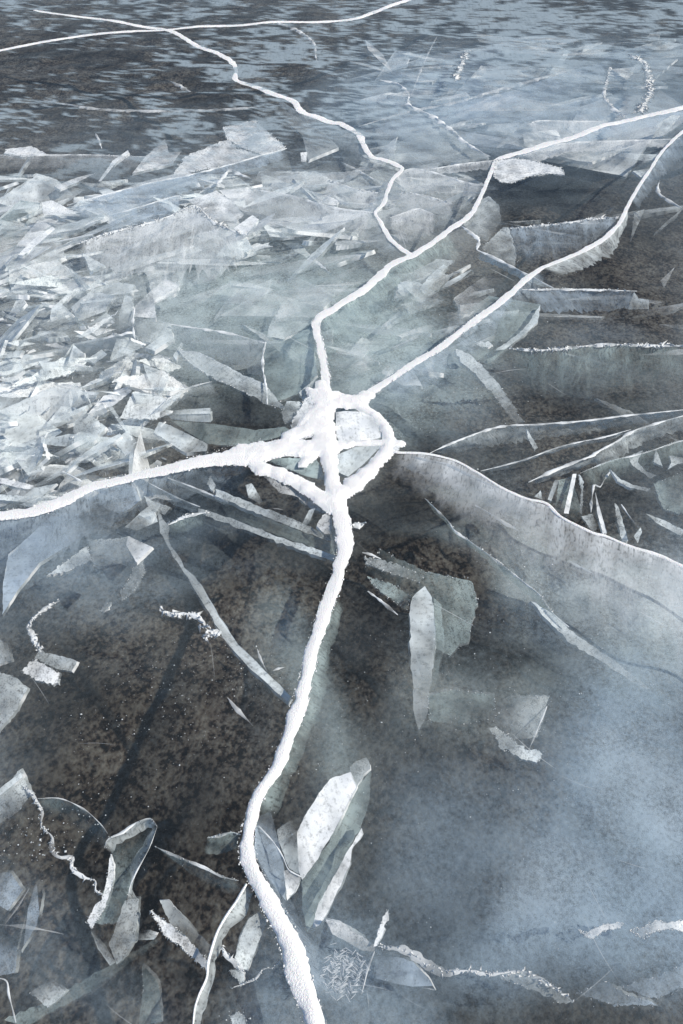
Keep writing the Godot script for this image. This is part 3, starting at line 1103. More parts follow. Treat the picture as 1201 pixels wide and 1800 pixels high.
	c = crack("snow_crack", "kinked snow line zigzagging down from the far ripples to the fork above the clear window", [-2340,0,-6932,-2236,0,-6868,-1903,0,-6726,-1674,0,-6634,-1438,0,-6486,-1216,0,-6371,-1064,0,-6150,-965,0,-5993,-836,0,-5866,-724,0,-5696,-670,0,-5510,-651,0,-5313,-519,0,-5187,-408,0,-5066,-284,0,-4939,-228,0,-4772,-129,0,-4673,-49,0,-4595,-2,0,-4578,90,0,-4428,118,0,-4270,158,0,-4120,215,0,-4083,284,0,-4012,301,0,-3963,248,0,-3841,213,0,-3680,196,0,-3576,154,0,-3488,172,0,-3402,187,0,-3330,212,0,-3224,252,0,-3147,290,0,-3087], [22.2,33.1,42.5,41.1,49.2,46.3,39.8,48.1,46.5,43.6,21.4,33.6,46.0,50.5,44.8,42.3,50.9,45.2,43.0,38.5,29.7,33.9,37.8,35.0,19.5,22.6,17.5,23.4,15.3,19.2,19.3,24.1,26.6,26.6], 0.06, 0.0100)
	face(c, [-406,-2,-5033,-227,-2,-4732,-33,-2,-4558,104,-2,-4353,158,-2,-4088], [-329,-30,-4815,-191,-30,-4570,-17,-30,-4350,87,-30,-4175,127,-30,-3981], 0.80, 0.16, "white")
	face(c, [281,-2,-3947,215,-2,-3716,159,-2,-3492,196,-2,-3254,274,-2,-3096], [225,-30,-3933,148,-30,-3718,90,-30,-3477,122,-30,-3232,214,-30,-3071], 0.80, 0.16, "white")
	c = crack("snow_crack", "long white seam crossing the far rippled ice below the other lines", [-3728,0,-4932,-3550,0,-5334,-3065,0,-5289,-2839,0,-5749,-2449,0,-5817,-2291,0,-5916,-2199,0,-5993,-2089,0,-6084,-1903,0,-6204,-1689,0,-6314,-1458,0,-6371,-1319,0,-6385,-1184,0,-6428,-1028,0,-6486,-743,0,-6515,-502,0,-6604,-169,0,-6604,82,0,-6680,256,0,-6884,394,0,-7081,512,0,-7217,662,0,-7430,1223,0,-8005,2004,0,-9556,2921,0,-10297,4268,0,-12726], [37.2,41.4,39.7,44.0,44.1,44.8,45.4,46.4,47.5,48.6,49.1,39.3,39.5,50.0,50.2,51.1,51.0,51.2,51.5,53.8,55.4,59.1,63.7,88.3,101.5,134.6], 0.07, 0.0100)
	c = crack("fracture_edge", "thin white edge of a milky sloping slab running from the star to lower right", [148,0,-1846,174,0,-1832,253,0,-1827,337,0,-1798,400,0,-1747,467,0,-1678,535,0,-1630,589,0,-1609,623,0,-1552,697,0,-1495,729,0,-1482,784,0,-1446,850,0,-1415,911,0,-1370,983,0,-1317,1084,0,-1212,1231,0,-1160,1320,0,-1034,1452,0,-986], [14.2,12.0,9.6,9.3,8.8,8.6,10.8,10.5,12.2,10.1,10.1,10.0,11.9,11.7,11.4,11.0,10.9,10.3,10.1], 0.30, 0.0060)
	face(c, [157,-2,-1840,252,-2,-1821,337,-2,-1793,400,-2,-1742,467,-2,-1673,534,-2,-1625,588,-2,-1602,623,-2,-1547,697,-2,-1490,784,-2,-1441,850,-2,-1410,910,-2,-1366,975,-2,-1315], [130,-50,-1781,238,-50,-1693,315,-50,-1610,375,-50,-1553,446,-50,-1476,514,-50,-1403,578,-50,-1333,627,-50,-1276,686,-50,-1212,733,-50,-1167,779,-50,-1124,839,-50,-1083,899,-50,-1059], 1.00, 0.10, "snow")
	face(c, [208,-2,-1819,327,-2,-1780,436,-2,-1692,570,-2,-1597], [185,-50,-1820,311,-50,-1743,421,-50,-1657,557,-50,-1564], 1.00, 0.48, "snow")
	c = crack("glassy_crack", "thin bluish crack ribbon leaving the widest ridge towards the near edge", [-185,0,-559,-203,0,-525,-219,0,-500,-234,0,-467,-243,0,-424,-243,0,-397,-253,0,-371,-258,0,-351,-258,0,-326,-258,0,-284,-268,0,-200,-246,0,-114,-267,0,-33,-248,0,38], [5.1,5.0,5.0,4.9,4.8,3.8,3.7,3.7,3.6,3.5,3.3,3.2,3.1,2.9], 0.30, 0.0060)
	face(c, [-186,-2,-560,-203,-2,-526,-219,-2,-500,-234,-2,-468,-244,-2,-425,-244,-2,-398,-254,-2,-371,-258,-2,-352,-259,-2,-326,-258,-2,-284], [-174,-40,-563,-188,-40,-530,-205,-40,-501,-222,-40,-463,-232,-40,-424,-237,-40,-398,-244,-40,-373,-250,-40,-353,-251,-40,-329,-250,-40,-291], 1.00, 0.72, "white")
	snow_star([[-67,-2190,13,-62,-2132,18,-61,-2065,28,-61,-1968,31,-54,-1884,26,-41,-1803,16,-30,-1727,12,-19,-1647,14,-7,-1584,18], [-54,-2086,44,18,-2089,33,56,-2092,28,84,-2120,18], [66,-2059,11,110,-2017,9,140,-1953,9,152,-1892,11,139,-1838,14,106,-1785,14,71,-1734,17,36,-1690,20], [151,-1870,16,183,-1875,9], [36,-1690,20,7,-1661,16,-14,-1637,18], [-45,-1862,25,-1,-1865,11,26,-1873,6,79,-1881,5,141,-1878,9], [-45,-1856,36,-124,-1854,29,-194,-1851,29,-254,-1830,33,-306,-1822,38], [-278,-1801,15,-235,-1755,18,-188,-1742,15,-148,-1710,15,-101,-1675,16,-55,-1635,16,-25,-1591,17], [-158,-1911,18,-130,-1931,21,-99,-1948,26,-73,-1953,31], [-177,-1856,16,-168,-1897,11,-153,-1919,3], [-75,-2041,33,-111,-1996,15,-132,-1965,3], [-48,-2101,32,-92,-2132,10,-112,-2158,2], [-97,-1817,18,-113,-1785,6,-121,-1775,2]])
	crest("long arching ice wall at right, uppermost of the three", [272,-10,-1839,356,-10,-1893,500,-10,-1965,640,-10,-1980,781,-10,-1997,925,-10,-2024,1149,-10,-2059], [287,-80,-1899,372,-80,-1921,515,-80,-1963,657,-80,-1986,805,-80,-2015,957,-80,-2057,1186,-80,-2105], 0.91, 0.33, "white", 8.8, 0.0)
	crest("thick pale ice wall at right, lowest of the three, rising to the edge", [556,-10,-1708,652,-10,-1766,768,-10,-1825,788,-10,-1841,862,-10,-1893,946,-10,-1954,1132,-10,-2032], [592,-90,-1777,690,-90,-1821,803,-90,-1878,830,-90,-1869,921,-90,-1924,992,-90,-1984,1161,-90,-2048], 0.98, 0.45, "white", 11.0, 0.0)
	crest("slender ice wall between the two larger walls at right", [420,-10,-1758,548,-10,-1804,671,-10,-1865,755,-10,-1895,827,-10,-1915,924,-10,-1954], [435,-60,-1799,568,-60,-1847,695,-60,-1904,781,-60,-1932,857,-60,-1951,950,-60,-1997], 0.72, 0.33, "white", 5.7, 0.0)
	crest("frost-crested wall crossing the mottled ice beneath the glassy block", [603,-10,-2409,713,-10,-2398,818,-10,-2409,904,-10,-2427,988,-10,-2434,1109,-10,-2427,1263,-10,-2427], [606,-160,-2345,725,-160,-2311,825,-160,-2294,912,-160,-2311,995,-160,-2311,1124,-160,-2328,1286,-160,-2345], 0.59, 0.00, "teal", 14.0, 1.0)
	crest("frost-crested wall crossing the dark pool above the straight snow line", [724,-10,-3340,886,-10,-3373,1004,-10,-3395,1115,-10,-3435,1260,-10,-3452], [731,-77,-3119,851,-77,-3110,968,-77,-3144,1094,-77,-3272,1214,-77,-3352], 0.65, 0.07, "blue", 14.0, 1.0)
	crest("sunken glassy block with white lips beside the straight snow line", [716,-10,-2822,867,-10,-2822,1013,-10,-2818,1168,-10,-2809], [791,-80,-2764,905,-80,-2769,1032,-80,-2781,1166,-80,-2799], 0.65, 0.52, "blue", 14.0, 0.5)
	crest("pale fang of ice under the fork of the bent snow line", [574,-5,-3141,641,-5,-3067,778,-5,-2898,842,-5,-2822], [574,-30,-3120,637,-30,-3051,741,-30,-2929,845,-30,-2861], 1.00, 0.91, "white", 13.8, 0.0)
	crest("broad frosted crest, largest of the tilted plates over the clear window", [-1131,-5,-3192,-1029,-5,-3287,-893,-5,-3363,-774,-5,-3458,-679,-5,-3563,-592,-5,-3424,-503,-5,-3330,-418,-5,-3276], [-1116,-55,-3079,-988,-55,-3040,-843,-55,-3030,-715,-55,-3021,-597,-55,-3030,-504,-55,-3054,-449,-55,-3103,-419,-55,-3229], 1.00, 0.39, "snow", 14.0, 1.0)
	crest("long rail of ice sweeping across the upper jumble", [-1270,-5,-3569,-1112,-5,-3685,-899,-5,-3827,-757,-5,-3900,-574,-5,-4024,-405,-5,-4155,-287,-5,-4245], [-1198,-33,-3484,-1050,-33,-3524,-854,-33,-3693,-707,-33,-3808,-541,-33,-3954,-380,-33,-4095,-269,-33,-4220], 0.78, 0.39, "blue", 14.0, 0.0)
	crest("second long slab face below the sweeping rail", [-1062,-10,-3475,-923,-10,-3568,-781,-10,-3678,-754,-10,-3641], [-1044,-33,-3344,-914,-33,-3421,-777,-33,-3536,-752,-33,-3601], 0.65, 0.45, "blue", 12.3, 0.0)
	crest("farthest rail of ice where the jumble meets the ripples", [-1816,-5,-4155,-1518,-5,-4155,-1307,-5,-4155,-999,-5,-4132], [-1766,-16,-3983,-1476,-16,-3983,-1274,-16,-3997,-998,-16,-3983], 0.47, 0.05, "snow", 14.0, 0.4)
	crest("rippling crest under the kinked snow line, upper", [-68,-5,-3846,12,-5,-3781,80,-5,-3730,174,-5,-3704], [-82,-33,-3681,12,-33,-3619,78,-33,-3595,171,-33,-3583], 0.72, 0.33, "snow", 14.0, 0.6)
	crest("rippling crest under the kinked snow line, lower", [-442,-5,-3749,-243,-5,-3673,-128,-5,-3599,-1,-5,-3528,159,-5,-3493], [-382,-50,-3519,-220,-50,-3405,-116,-50,-3350,-1,-50,-3297,136,-50,-3270], 0.72, 0.13, "snow", 14.0, 0.0)
	crest("low crest between the fork lines, upper", [269,-5,-3711,335,-5,-3692,400,-5,-3661,463,-5,-3618,514,-5,-3587], [265,-28,-3607,329,-28,-3571,393,-28,-3548,458,-28,-3530,508,-28,-3512], 0.78, 0.26, "snow", 14.0, 0.6)
	crest("low crest between the fork lines, lower", [217,-5,-3441,284,-5,-3487,351,-5,-3528,425,-5,-3470], [224,-33,-3290,285,-33,-3264,349,-33,-3290,419,-33,-3371], 0.78, 0.26, "snow", 14.0, 0.3)
	crest("pale wing of ice between the fork lines", [250,-5,-3880,339,-5,-3975,450,-5,-3941,579,-5,-3833,684,-5,-3787], [268,-28,-3788,334,-28,-3775,441,-28,-3743,574,-28,-3712,646,-28,-3681], 0.65, 0.33, "snow", 13.7, 0.0)
	crest("frosted wall with hanging streaks under the far right snow line", [1027,-5,-4584,1108,-5,-4635,1296,-5,-4627,1473,-5,-4635], [1035,-28,-4463,1094,-28,-4447,1267,-28,-4463,1383,-28,-4496], 0.78, 0.26, "snow", 14.0, 0.3)
	crest("pale terrace between the far right snow line and the dark pool", [934,-5,-4147,1170,-5,-4306,1510,-5,-4346,1807,-5,-4377], [955,-22,-4081,1188,-22,-4229,1433,-22,-4259,1763,-22,-4313], 0.78, 0.59, "snow", 14.0, 0.0)
	crest("pale tongue of ice left of the dark pool", [424,-5,-3968,601,-5,-4039,780,-5,-4089], [441,-16,-3928,601,-16,-3969,764,-16,-4004], 0.78, 0.52, "snow", 14.0, 0.0)
	crest("wide faint ridge in the far blue ice below the scratches", [123,-10,-4539,384,-10,-4711,661,-10,-4913,1026,-10,-5138,1488,-10,-5545,1771,-10,-5743], [245,-44,-4427,471,-44,-4550,742,-44,-4721,1063,-44,-4903,1492,-44,-5195,1739,-44,-5351], 0.59, 0.07, "blue", 0.0, 0.0)
	crest("wide faint ridge in the far blue ice beneath the hooked crack", [611,-10,-4415,949,-10,-4624,1329,-10,-4941,1563,-10,-5058], [692,-33,-4303,992,-33,-4478,1315,-33,-4690,1562,-33,-4779], 0.52, 0.13, "blue", 0.0, 0.0)
	crest("glassy ledge left of the long pair of bars", [-605,-20,-1736,-485,-20,-1655,-410,-20,-1615], [-628,-60,-1753,-510,-60,-1669,-428,-60,-1627], 0.85, 0.52, "white", 4.7, 0.0)
	crest("thin white sill along the upper edge of the pair of bars", [-555,-20,-1754,-454,-20,-1704,-369,-20,-1658,-330,-20,-1634], [-567,-50,-1773,-463,-50,-1718,-377,-50,-1669,-337,-50,-1645], 0.91, 0.52, "white", 4.7, 0.0)
	crest("ice wall capping the clear plate's left, sloping to the bent snow line", [-638,-5,-2562,-528,-5,-2531,-419,-5,-2501,-275,-5,-2437], [-624,-80,-2536,-509,-80,-2476,-397,-80,-2411,-276,-80,-2313], 0.65, 0.26, "white", 11.2, 0.0)
	crest("arched rim over the dark speckled pocket", [-598,-5,-2059,-570,-5,-2117,-537,-5,-2155,-493,-5,-2183,-443,-5,-2203], [-591,-50,-2086,-552,-50,-2142,-517,-50,-2173,-471,-50,-2192,-423,-50,-2199], 0.78, 0.13, "white", 6.3, 0.4)
	crest("broken ice wall with a white lip joining the widest ridge at lower left", [-379,-10,-636,-325,-10,-614,-273,-10,-594,-238,-10,-578,-202,-10,-569], [-354,-70,-632,-309,-70,-604,-266,-70,-578,-229,-70,-563,-206,-70,-560], 0.65, 0.13, "teal", 4.3, 0.5)
	crest("short upright ice wall against the left of the widest ridge", [-274,-10,-653,-250,-10,-657,-225,-10,-664,-206,-10,-659], [-287,-50,-636,-258,-50,-636,-230,-50,-642,-209,-50,-648], 0.59, 0.33, "teal", 5.7, 0.6)
	crest("feather-topped arch of ice in the dark lower left", [-646,-20,-740,-597,-20,-740,-542,-20,-717,-501,-20,-686,-480,-20,-664], [-650,-90,-725,-607,-90,-718,-562,-90,-694,-526,-90,-670,-501,-90,-652], 0.52, 0.00, "teal", 2.4, 0.0)
	crest("looped glassy rim at the head of the folded ribbon", [-479,-10,-632,-475,-10,-651,-448,-10,-664,-426,-10,-683,-397,-10,-693,-380,-10,-676], [-472,-40,-633,-465,-40,-650,-443,-40,-663,-421,-40,-679,-401,-40,-686,-390,-40,-677], 0.98, 0.65, "white", 4.7, 0.6)
	crest("glassy ribbon folding down from the looped rim", [-382,-20,-680,-391,-20,-636,-408,-20,-591,-416,-20,-559,-415,-20,-533], [-407,-60,-690,-418,-60,-640,-431,-60,-600,-415,-60,-562,-402,-60,-546], 0.65, 0.52, "white", 2.1, 0.3)
	crest("frost-lipped dark shelf left of the pair of bars", [-490,-10,-1533,-447,-10,-1566,-388,-10,-1582], [-492,-70,-1538,-446,-70,-1560,-403,-70,-1583], 0.65, 0.07, "teal", 11.1, 0.7)
	crest("thin long blade's crest from the darkest ice towards the milky blue", [243,-10,-1640,298,-10,-1555,318,-10,-1511,374,-10,-1449,428,-10,-1389,479,-10,-1326,516,-10,-1280,535,-10,-1227,571,-10,-1180], [251,-50,-1664,305,-50,-1575,328,-50,-1522,387,-50,-1453,441,-50,-1383,488,-50,-1320,522,-50,-1274,544,-50,-1230,581,-50,-1190], 0.78, 0.45, "teal", 6.1, 0.5)
	crest("dark arc of streaked ice behind the small upright shards", [723,-20,-1759,830,-20,-1815,945,-20,-1853,1056,-20,-1904,1108,-20,-1918], [755,-80,-1724,845,-80,-1774,965,-80,-1826,1066,-80,-1866,1114,-80,-1875], 0.52, 0.00, "teal", 5.6, 0.4)
	piece("ice_plate", "frosted corner plate at the left edge above the zigzag thread", "ice plate", "plates and blades in the lower left ice", [-742,-35,-747,-695,-10,-800,-666,-31,-754,-684,-44,-727,-733,-60,-694], 6, 0.50, 0.70, 0.50, "white")
	piece("ice_bar", "double bright bar crossing the left corner plate", "ice bar", "plates and blades in the lower left ice", [-738,-16,-752,-692,-6,-791,-685,-8,-782,-734,-20,-738], 5, 0.70, 0.90, 0.10, "white")
	piece("ice_plate", "tall see-through plate under the looped rim", "ice plate", "plates and blades in the lower left ice", [-484,-29,-657,-431,-21,-673,-387,-20,-676,-402,-35,-644,-424,-58,-600,-429,-74,-569,-450,-100,-518,-495,-100,-518,-480,-74,-569,-469,-42,-631], 6, 0.28, 0.30, 0.40, "teal")
	piece("ice_plate", "white speckled plate hanging below the folded ribbon", "ice plate", "plates and blades in the lower left ice", [-426,-42,-542,-398,-40,-545,-400,-71,-480,-415,-83,-455,-432,-90,-441,-450,-75,-473], 7, 0.62, 0.50, 0.30, "white")
	piece("frost_clump", "knobbly white frost mass on the left of the see-through plate", "frost", "plates and blades in the lower left ice", [-465,-15,-621,-456,-20,-602,-453,-28,-570,-457,-34,-551,-460,-40,-530,-475,-46,-507,-483,-50,-494,-494,-47,-506,-483,-40,-529,-471,-36,-544,-466,-30,-565,-465,-23,-592], 5, 0.98, 0.90, 1.20, "snow")
	piece("ice_plate", "grey half of the feather-edged plate beside the glassy crack", "ice plate", "plates and blades in the lower left ice", [-353,-20,-535,-335,-20,-535,-289,-32,-495,-247,-42,-460,-250,-50,-434,-287,-40,-468,-328,-31,-496], 5, 0.40, 0.60, 0.20, "white")
	piece("frost_strip", "white feather-edged half of the plate beside the glassy crack", "frost", "plates and blades in the lower left ice", [-368,-20,-516,-349,-22,-505,-326,-24,-493,-291,-29,-470,-248,-37,-431,-249,-40,-417,-276,-36,-438,-306,-31,-458,-336,-28,-476], 5, 1.00, 0.90, 1.30, "snow")
	piece("ice_bar", "long dim bar running down to the lower left corner", "ice bar", "plates and blades in the lower left ice", [-357,-60,-478,-346,-61,-474,-480,-85,-390,-587,-100,-340,-623,-96,-352,-532,-86,-387,-444,-72,-435], 8, 0.25, 0.35, 0.30, "teal")
	piece("ice_plate", "dim four-sided plate under the long dim bar", "ice plate", "plates and blades in the lower left ice", [-573,-48,-385,-541,-40,-401,-504,-48,-385,-536,-60,-363], 5, 0.40, 0.40, 0.50, "white")
	piece("long_shard", "dim upright blade near the lower left edge", "ice shard", "plates and blades in the lower left ice", [-605,-40,-585,-593,-46,-559,-593,-59,-506,-615,-70,-459,-624,-69,-463,-619,-57,-512,-613,-45,-563], 6, 0.42, 0.45, 0.30, "blue")
	piece("ice_plate", "pale plate at the lower left edge left of the dim blade", "ice plate", "plates and blades in the lower left ice", [-692,-31,-590,-663,-30,-592,-634,-44,-563,-657,-60,-529,-684,-54,-541], 6, 0.42, 0.45, 0.30, "blue")
	piece("ice_plate", "low pale slab in the bottom left corner above the squiggle", "ice plate", "plates and blades in the lower left ice", [-662,-40,-483,-619,-53,-462,-617,-77,-424,-655,-80,-419], 6, 0.35, 0.30, 0.40, "blue")
	piece("ice_strip", "small curved strip at the foot of the knobbly frost", "ice strip", "plates and blades in the lower left ice", [-478,-30,-483,-454,-42,-463,-430,-58,-436,-436,-60,-432,-462,-46,-457], 4, 0.45, 0.50, 0.30, "white")
	piece("ice_strip", "short level strip right of the white speckled plate", "ice strip", "plates and blades in the lower left ice", [-392,-32,-478,-366,-30,-480,-351,-32,-477,-357,-39,-471,-390,-40,-470], 4, 0.40, 0.50, 0.30, "white")
	piece("ice_plate", "dim streaked plate at the bottom, left of the glassy crack", "ice plate", "plates and blades in the lower left ice", [-374,-50,-429,-361,-54,-423,-341,-66,-405,-332,-104,-351,-377,-110,-342,-370,-76,-391], 5, 0.30, 0.35, 0.40, "teal")
	piece("frost_flake", "loose frost flake below the small blade", "frost", "plates and blades in the lower left ice", [-205,-21,-414,-193,-20,-415,-177,-23,-409,-183,-30,-390,-192,-26,-400], 3, 0.80, 0.90, 0.90, "white")
	piece("frost_flake", "scatter of white frost at the bottom left of the widest ridge", "frost", "plates and blades in the lower left ice", [-197,-23,-341,-182,-20,-347,-168,-25,-337,-163,-30,-326,-191,-30,-326], 3, 0.75, 0.80, 1.50, "white")
	piece("long_shard", "big white blade beside the widest ridge, upper face", "ice shard", "blades beside the widest ridge", [19,-8,-793,-25,-10,-778,-38,-12,-762,-51,-15,-742,-78,-21,-700,-91,-26,-672,-89,-32,-629,-85,-38,-591,-79,-40,-580,-49,-34,-618,-22,-27,-662,2,-21,-704,32,-12,-762], 9, 1.00, 0.95, 0.15, "snow")
	piece("ice_plate", "glassy tip of the big white blade", "ice plate", "blades beside the widest ridge", [19,-14,-796,18,-12,-808,32,-10,-818,54,-8,-827,63,-11,-812,62,-13,-802,49,-15,-792,32,-20,-765], 6, 0.50, 0.90, 0.40, "white")
	piece("ice_plate", "grey sheer side of the big white blade", "ice plate", "blades beside the widest ridge", [34,-29,-768,63,-20,-805,61,-35,-743,43,-47,-694,12,-61,-641,-24,-75,-589,-58,-97,-512,-68,-100,-500,-77,-89,-539,-81,-75,-590,-31,-57,-655,13,-39,-727], 6, 0.50, 0.55, 0.20, "teal")
	piece("long_shard", "ribbed white lower edge of the big blade", "ice shard", "blades beside the widest ridge", [42,-20,-676,44,-22,-664,21,-27,-634,18,-31,-608,-2,-37,-569,-29,-46,-517,-43,-49,-498,-57,-50,-495,-47,-43,-533,-16,-35,-584,18,-25,-641], 8, 0.80, 0.85, 0.20, "snow")
	piece("ice_plate", "bluish pane between the widest ridge and its curved rim", "ice plate", "blades beside the widest ridge", [-179,-14,-694,-147,-10,-708,-132,-25,-659,-120,-36,-624,-115,-44,-599,-111,-60,-548,-147,-48,-586,-176,-34,-630], 5, 0.50, 0.50, 0.10, "blue")
	piece("ice_plate", "small white triangle where the curved rim meets the big blade", "ice plate", "blades beside the widest ridge", [-114,-7,-586,-104,-6,-588,-79,-11,-577,-91,-23,-552,-106,-30,-538], 5, 0.68, 0.80, 0.20, "snow")
	piece("ice_plate", "bluish pane between the curved rim and the big blade", "ice plate", "blades beside the widest ridge", [-127,-18,-646,-91,-10,-666,-86,-40,-592,-106,-36,-602], 5, 0.60, 0.50, 0.20, "white")
	piece("ice_plate", "dotted grey triangle above the bluish panes", "ice plate", "blades beside the widest ridge", [-132,-20,-673,-112,-14,-686,-83,-10,-695,-92,-21,-670,-128,-30,-650], 4, 0.35, 0.40, 0.30, "white")
	piece("long_shard", "small pale blade between the glassy crack and the widest ridge", "ice shard", "blades beside the widest ridge", [-159,-15,-512,-143,-18,-503,-146,-25,-487,-164,-40,-448,-175,-50,-422,-190,-49,-424,-200,-42,-441,-192,-30,-473,-179,-20,-500], 7, 0.72, 0.75, 0.30, "white")
	piece("ice_bar", "white bar pointing from the big blade to the frosty spike", "ice bar", "blades beside the widest ridge", [-31,-8,-498,-4,-11,-492,32,-18,-474,61,-26,-458,62,-30,-448,43,-30,-448,12,-24,-462,-16,-18,-474], 8, 0.75, 0.85, 0.30, "snow")
	piece("frost_spike", "narrow frosty spike standing near the fern frost", "frost", "blades beside the widest ridge", [90,-5,-515,90,-7,-505,86,-9,-492,77,-12,-470,67,-15,-454,59,-15,-452,67,-12,-472,77,-8,-495], 5, 0.80, 0.90, 0.90, "snow")
	piece("ice_plate", "smooth teal plate right of the fern frost", "ice plate", "blades beside the widest ridge", [68,-10,-443,131,-18,-428,161,-31,-403,172,-40,-386,104,-35,-395,46,-29,-407], 6, 0.50, 0.60, 0.10, "blue")
	piece("ice_plate", "feathery plate at the end of the lumpy white crack", "ice plate", "", [281,-24,-407,328,-20,-413,379,-32,-394,424,-48,-370,398,-50,-368,342,-36,-388], 5, 0.42, 0.45, 0.60, "white")
	piece("ice_plate", "low feathery plate at bottom right, left one", "ice plate", "", [428,-34,-381,480,-20,-396,516,-36,-379,573,-48,-366,495,-50,-364], 5, 0.40, 0.45, 0.70, "blue")
	piece("ice_plate", "low feathery plate at bottom right, touching the edge", "ice plate", "", [510,-40,-392,574,-33,-406,640,-20,-428,636,-39,-394,571,-50,-374], 5, 0.35, 0.40, 0.60, "blue")
	piece("rime_streak", "left streak of fluffy rime on the milky blue ice", "frost", "rime streaks on the milky blue ice", [444,-6,-479,458,-7,-473,477,-6,-481,493,-5,-487,532,-5,-491,524,-6,-482,491,-7,-477,469,-8,-463,455,-7,-468], 2, 0.55, 0.45, 1.60, "snow")
	piece("rime_streak", "right streak of fluffy rime reaching the edge", "frost", "rime streaks on the milky blue ice", [540,-7,-477,567,-6,-483,594,-5,-495,617,-6,-490,657,-5,-497,650,-7,-473,620,-7,-481,592,-7,-477,563,-8,-465], 2, 0.55, 0.45, 1.60, "snow")
	piece("ice_bar", "tapering bar continuing the thin long blade into the milky ice", "ice bar", "plates in the dark ice right of the widest ridge", [492,-20,-1269,532,-22,-1236,597,-28,-1157,669,-33,-1096,736,-40,-1020,724,-40,-1016,645,-34,-1084,573,-30,-1141,515,-24,-1219], 7, 0.62, 0.60, 0.30, "white")
	piece("long_shard", "tall white dagger of ice in the dark mottled ice", "ice shard", "plates in the dark ice right of the widest ridge", [175,-30,-1233,185,-24,-1284,217,-20,-1318,237,-24,-1284,237,-39,-1159,215,-56,-1030,196,-67,-948,183,-70,-928,171,-66,-956,172,-49,-1082], 9, 0.62, 0.65, 0.25, "white")
	piece("ice_plate", "dim right flank of the tall dagger", "ice plate", "plates in the dark ice right of the widest ridge", [241,-30,-1288,260,-34,-1269,260,-54,-1161,234,-75,-1058,205,-90,-986,225,-69,-1087], 6, 0.32, 0.35, 0.30, "teal")
	piece("ice_plate", "broad murky plate behind the head of the tall dagger", "ice plate", "plates in the dark ice right of the widest ridge", [62,-66,-1417,108,-50,-1474,235,-69,-1409,359,-76,-1384,370,-98,-1313,334,-127,-1222,283,-140,-1182,247,-134,-1200,239,-91,-1336,153,-95,-1321], 6, 0.33, 0.30, 0.50, "teal")
	piece("frost_flake", "frosty smear left of the tall dagger's head", "frost", "plates in the dark ice right of the widest ridge", [68,-40,-1370,137,-45,-1343,184,-51,-1313,173,-60,-1270,135,-55,-1296,94,-47,-1333], 4, 0.42, 0.40, 0.80, "teal")
	piece("ice_strip", "dim frosty strip from the widest ridge to the dagger", "ice strip", "plates in the dark ice right of the widest ridge", [62,-30,-1431,155,-36,-1407,223,-45,-1374,211,-50,-1355,138,-43,-1381,69,-36,-1407], 4, 0.40, 0.45, 0.80, "white")
	piece("ice_plate", "speckled hanging triangular plate, upper half", "ice plate", "plates in the dark ice right of the widest ridge", [361,-55,-980,405,-40,-1002,496,-42,-1000,484,-59,-975,460,-97,-923,401,-100,-919,359,-82,-944], 6, 0.32, 0.25, 0.50, "white")
	piece("frost_strip", "white lower lip of the hanging triangular plate", "frost", "plates in the dark ice right of the widest ridge", [332,-41,-916,349,-44,-903,363,-52,-872,410,-58,-849,437,-60,-840,457,-55,-860,448,-53,-868,425,-54,-866,395,-48,-887,356,-40,-921], 5, 0.75, 0.80, 0.80, "white")
	piece("ice_plate", "frayed murky band left of the hanging plate", "ice plate", "plates in the dark ice right of the widest ridge", [209,-73,-1022,274,-60,-1030,371,-73,-1022,377,-127,-991,306,-140,-983,215,-135,-987], 5, 0.28, 0.15, 0.60, "teal")
	piece("ice_shard", "tallest white upright sliver of the small shards", "ice shard", "small upright shards at the right", [697,-15,-1748,709,-15,-1748,665,-50,-1614,651,-50,-1616], 6, 0.98, 0.90, 0.10, "snow")
	piece("ice_shard", "left leaning sliver beside the tallest white one", "ice shard", "small upright shards at the right", [639,-15,-1723,651,-16,-1721,620,-40,-1656,610,-38,-1662], 5, 0.65, 0.70, 0.20, "white")
	piece("ice_shard", "thin wavy sliver right of the tallest white one", "ice shard", "small upright shards at the right", [716,-15,-1748,726,-22,-1723,705,-50,-1614,697,-50,-1616,715,-28,-1695], 4, 0.55, 0.60, 0.50, "white")
	piece("ice_shard", "sharp white spike at the middle of the small shards", "ice shard", "small upright shards at the right", [750,-20,-1674,753,-31,-1638,763,-58,-1547,751,-60,-1542,745,-39,-1611], 6, 0.82, 0.85, 0.10, "snow")
	piece("ice_shard", "curved white claw over the middle spike", "ice shard", "small upright shards at the right", [818,-20,-1777,841,-29,-1741,875,-34,-1721,929,-38,-1707,915,-40,-1698,863,-36,-1711,833,-31,-1733], 5, 0.75, 0.80, 0.30, "white")
	piece("ice_shard", "ragged split spike right of the middle spike", "ice shard", "small upright shards at the right", [795,-20,-1629,803,-24,-1619,809,-32,-1593,816,-59,-1515,799,-60,-1513,795,-40,-1570], 6, 0.72, 0.80, 0.40, "white")
	piece("ice_shard", "small white tooth below the fine line", "ice shard", "small upright shards at the right", [845,-20,-1531,848,-25,-1520,831,-40,-1488,823,-31,-1508], 5, 0.82, 0.85, 0.30, "white")
	piece("ice_bar", "pale bar slanting down to the right edge by the small shards", "ice bar", "small upright shards at the right", [872,-15,-1582,918,-22,-1564,975,-34,-1531,959,-40,-1517,901,-26,-1553], 7, 0.75, 0.80, 0.30, "white")
	piece("ice_shard", "hook-shaped white shard at the top of the small shards", "ice shard", "small upright shards at the right", [890,-27,-1841,917,-24,-1851,940,-20,-1863,917,-33,-1822,936,-42,-1791,966,-47,-1775,945,-50,-1766,899,-36,-1810], 5, 0.68, 0.70, 0.40, "white")
	piece("ice_shard", "little upright triangle right of the hook-shaped shard", "ice shard", "small upright shards at the right", [984,-20,-1872,993,-40,-1809,968,-35,-1824], 4, 0.60, 0.70, 0.30, "white")
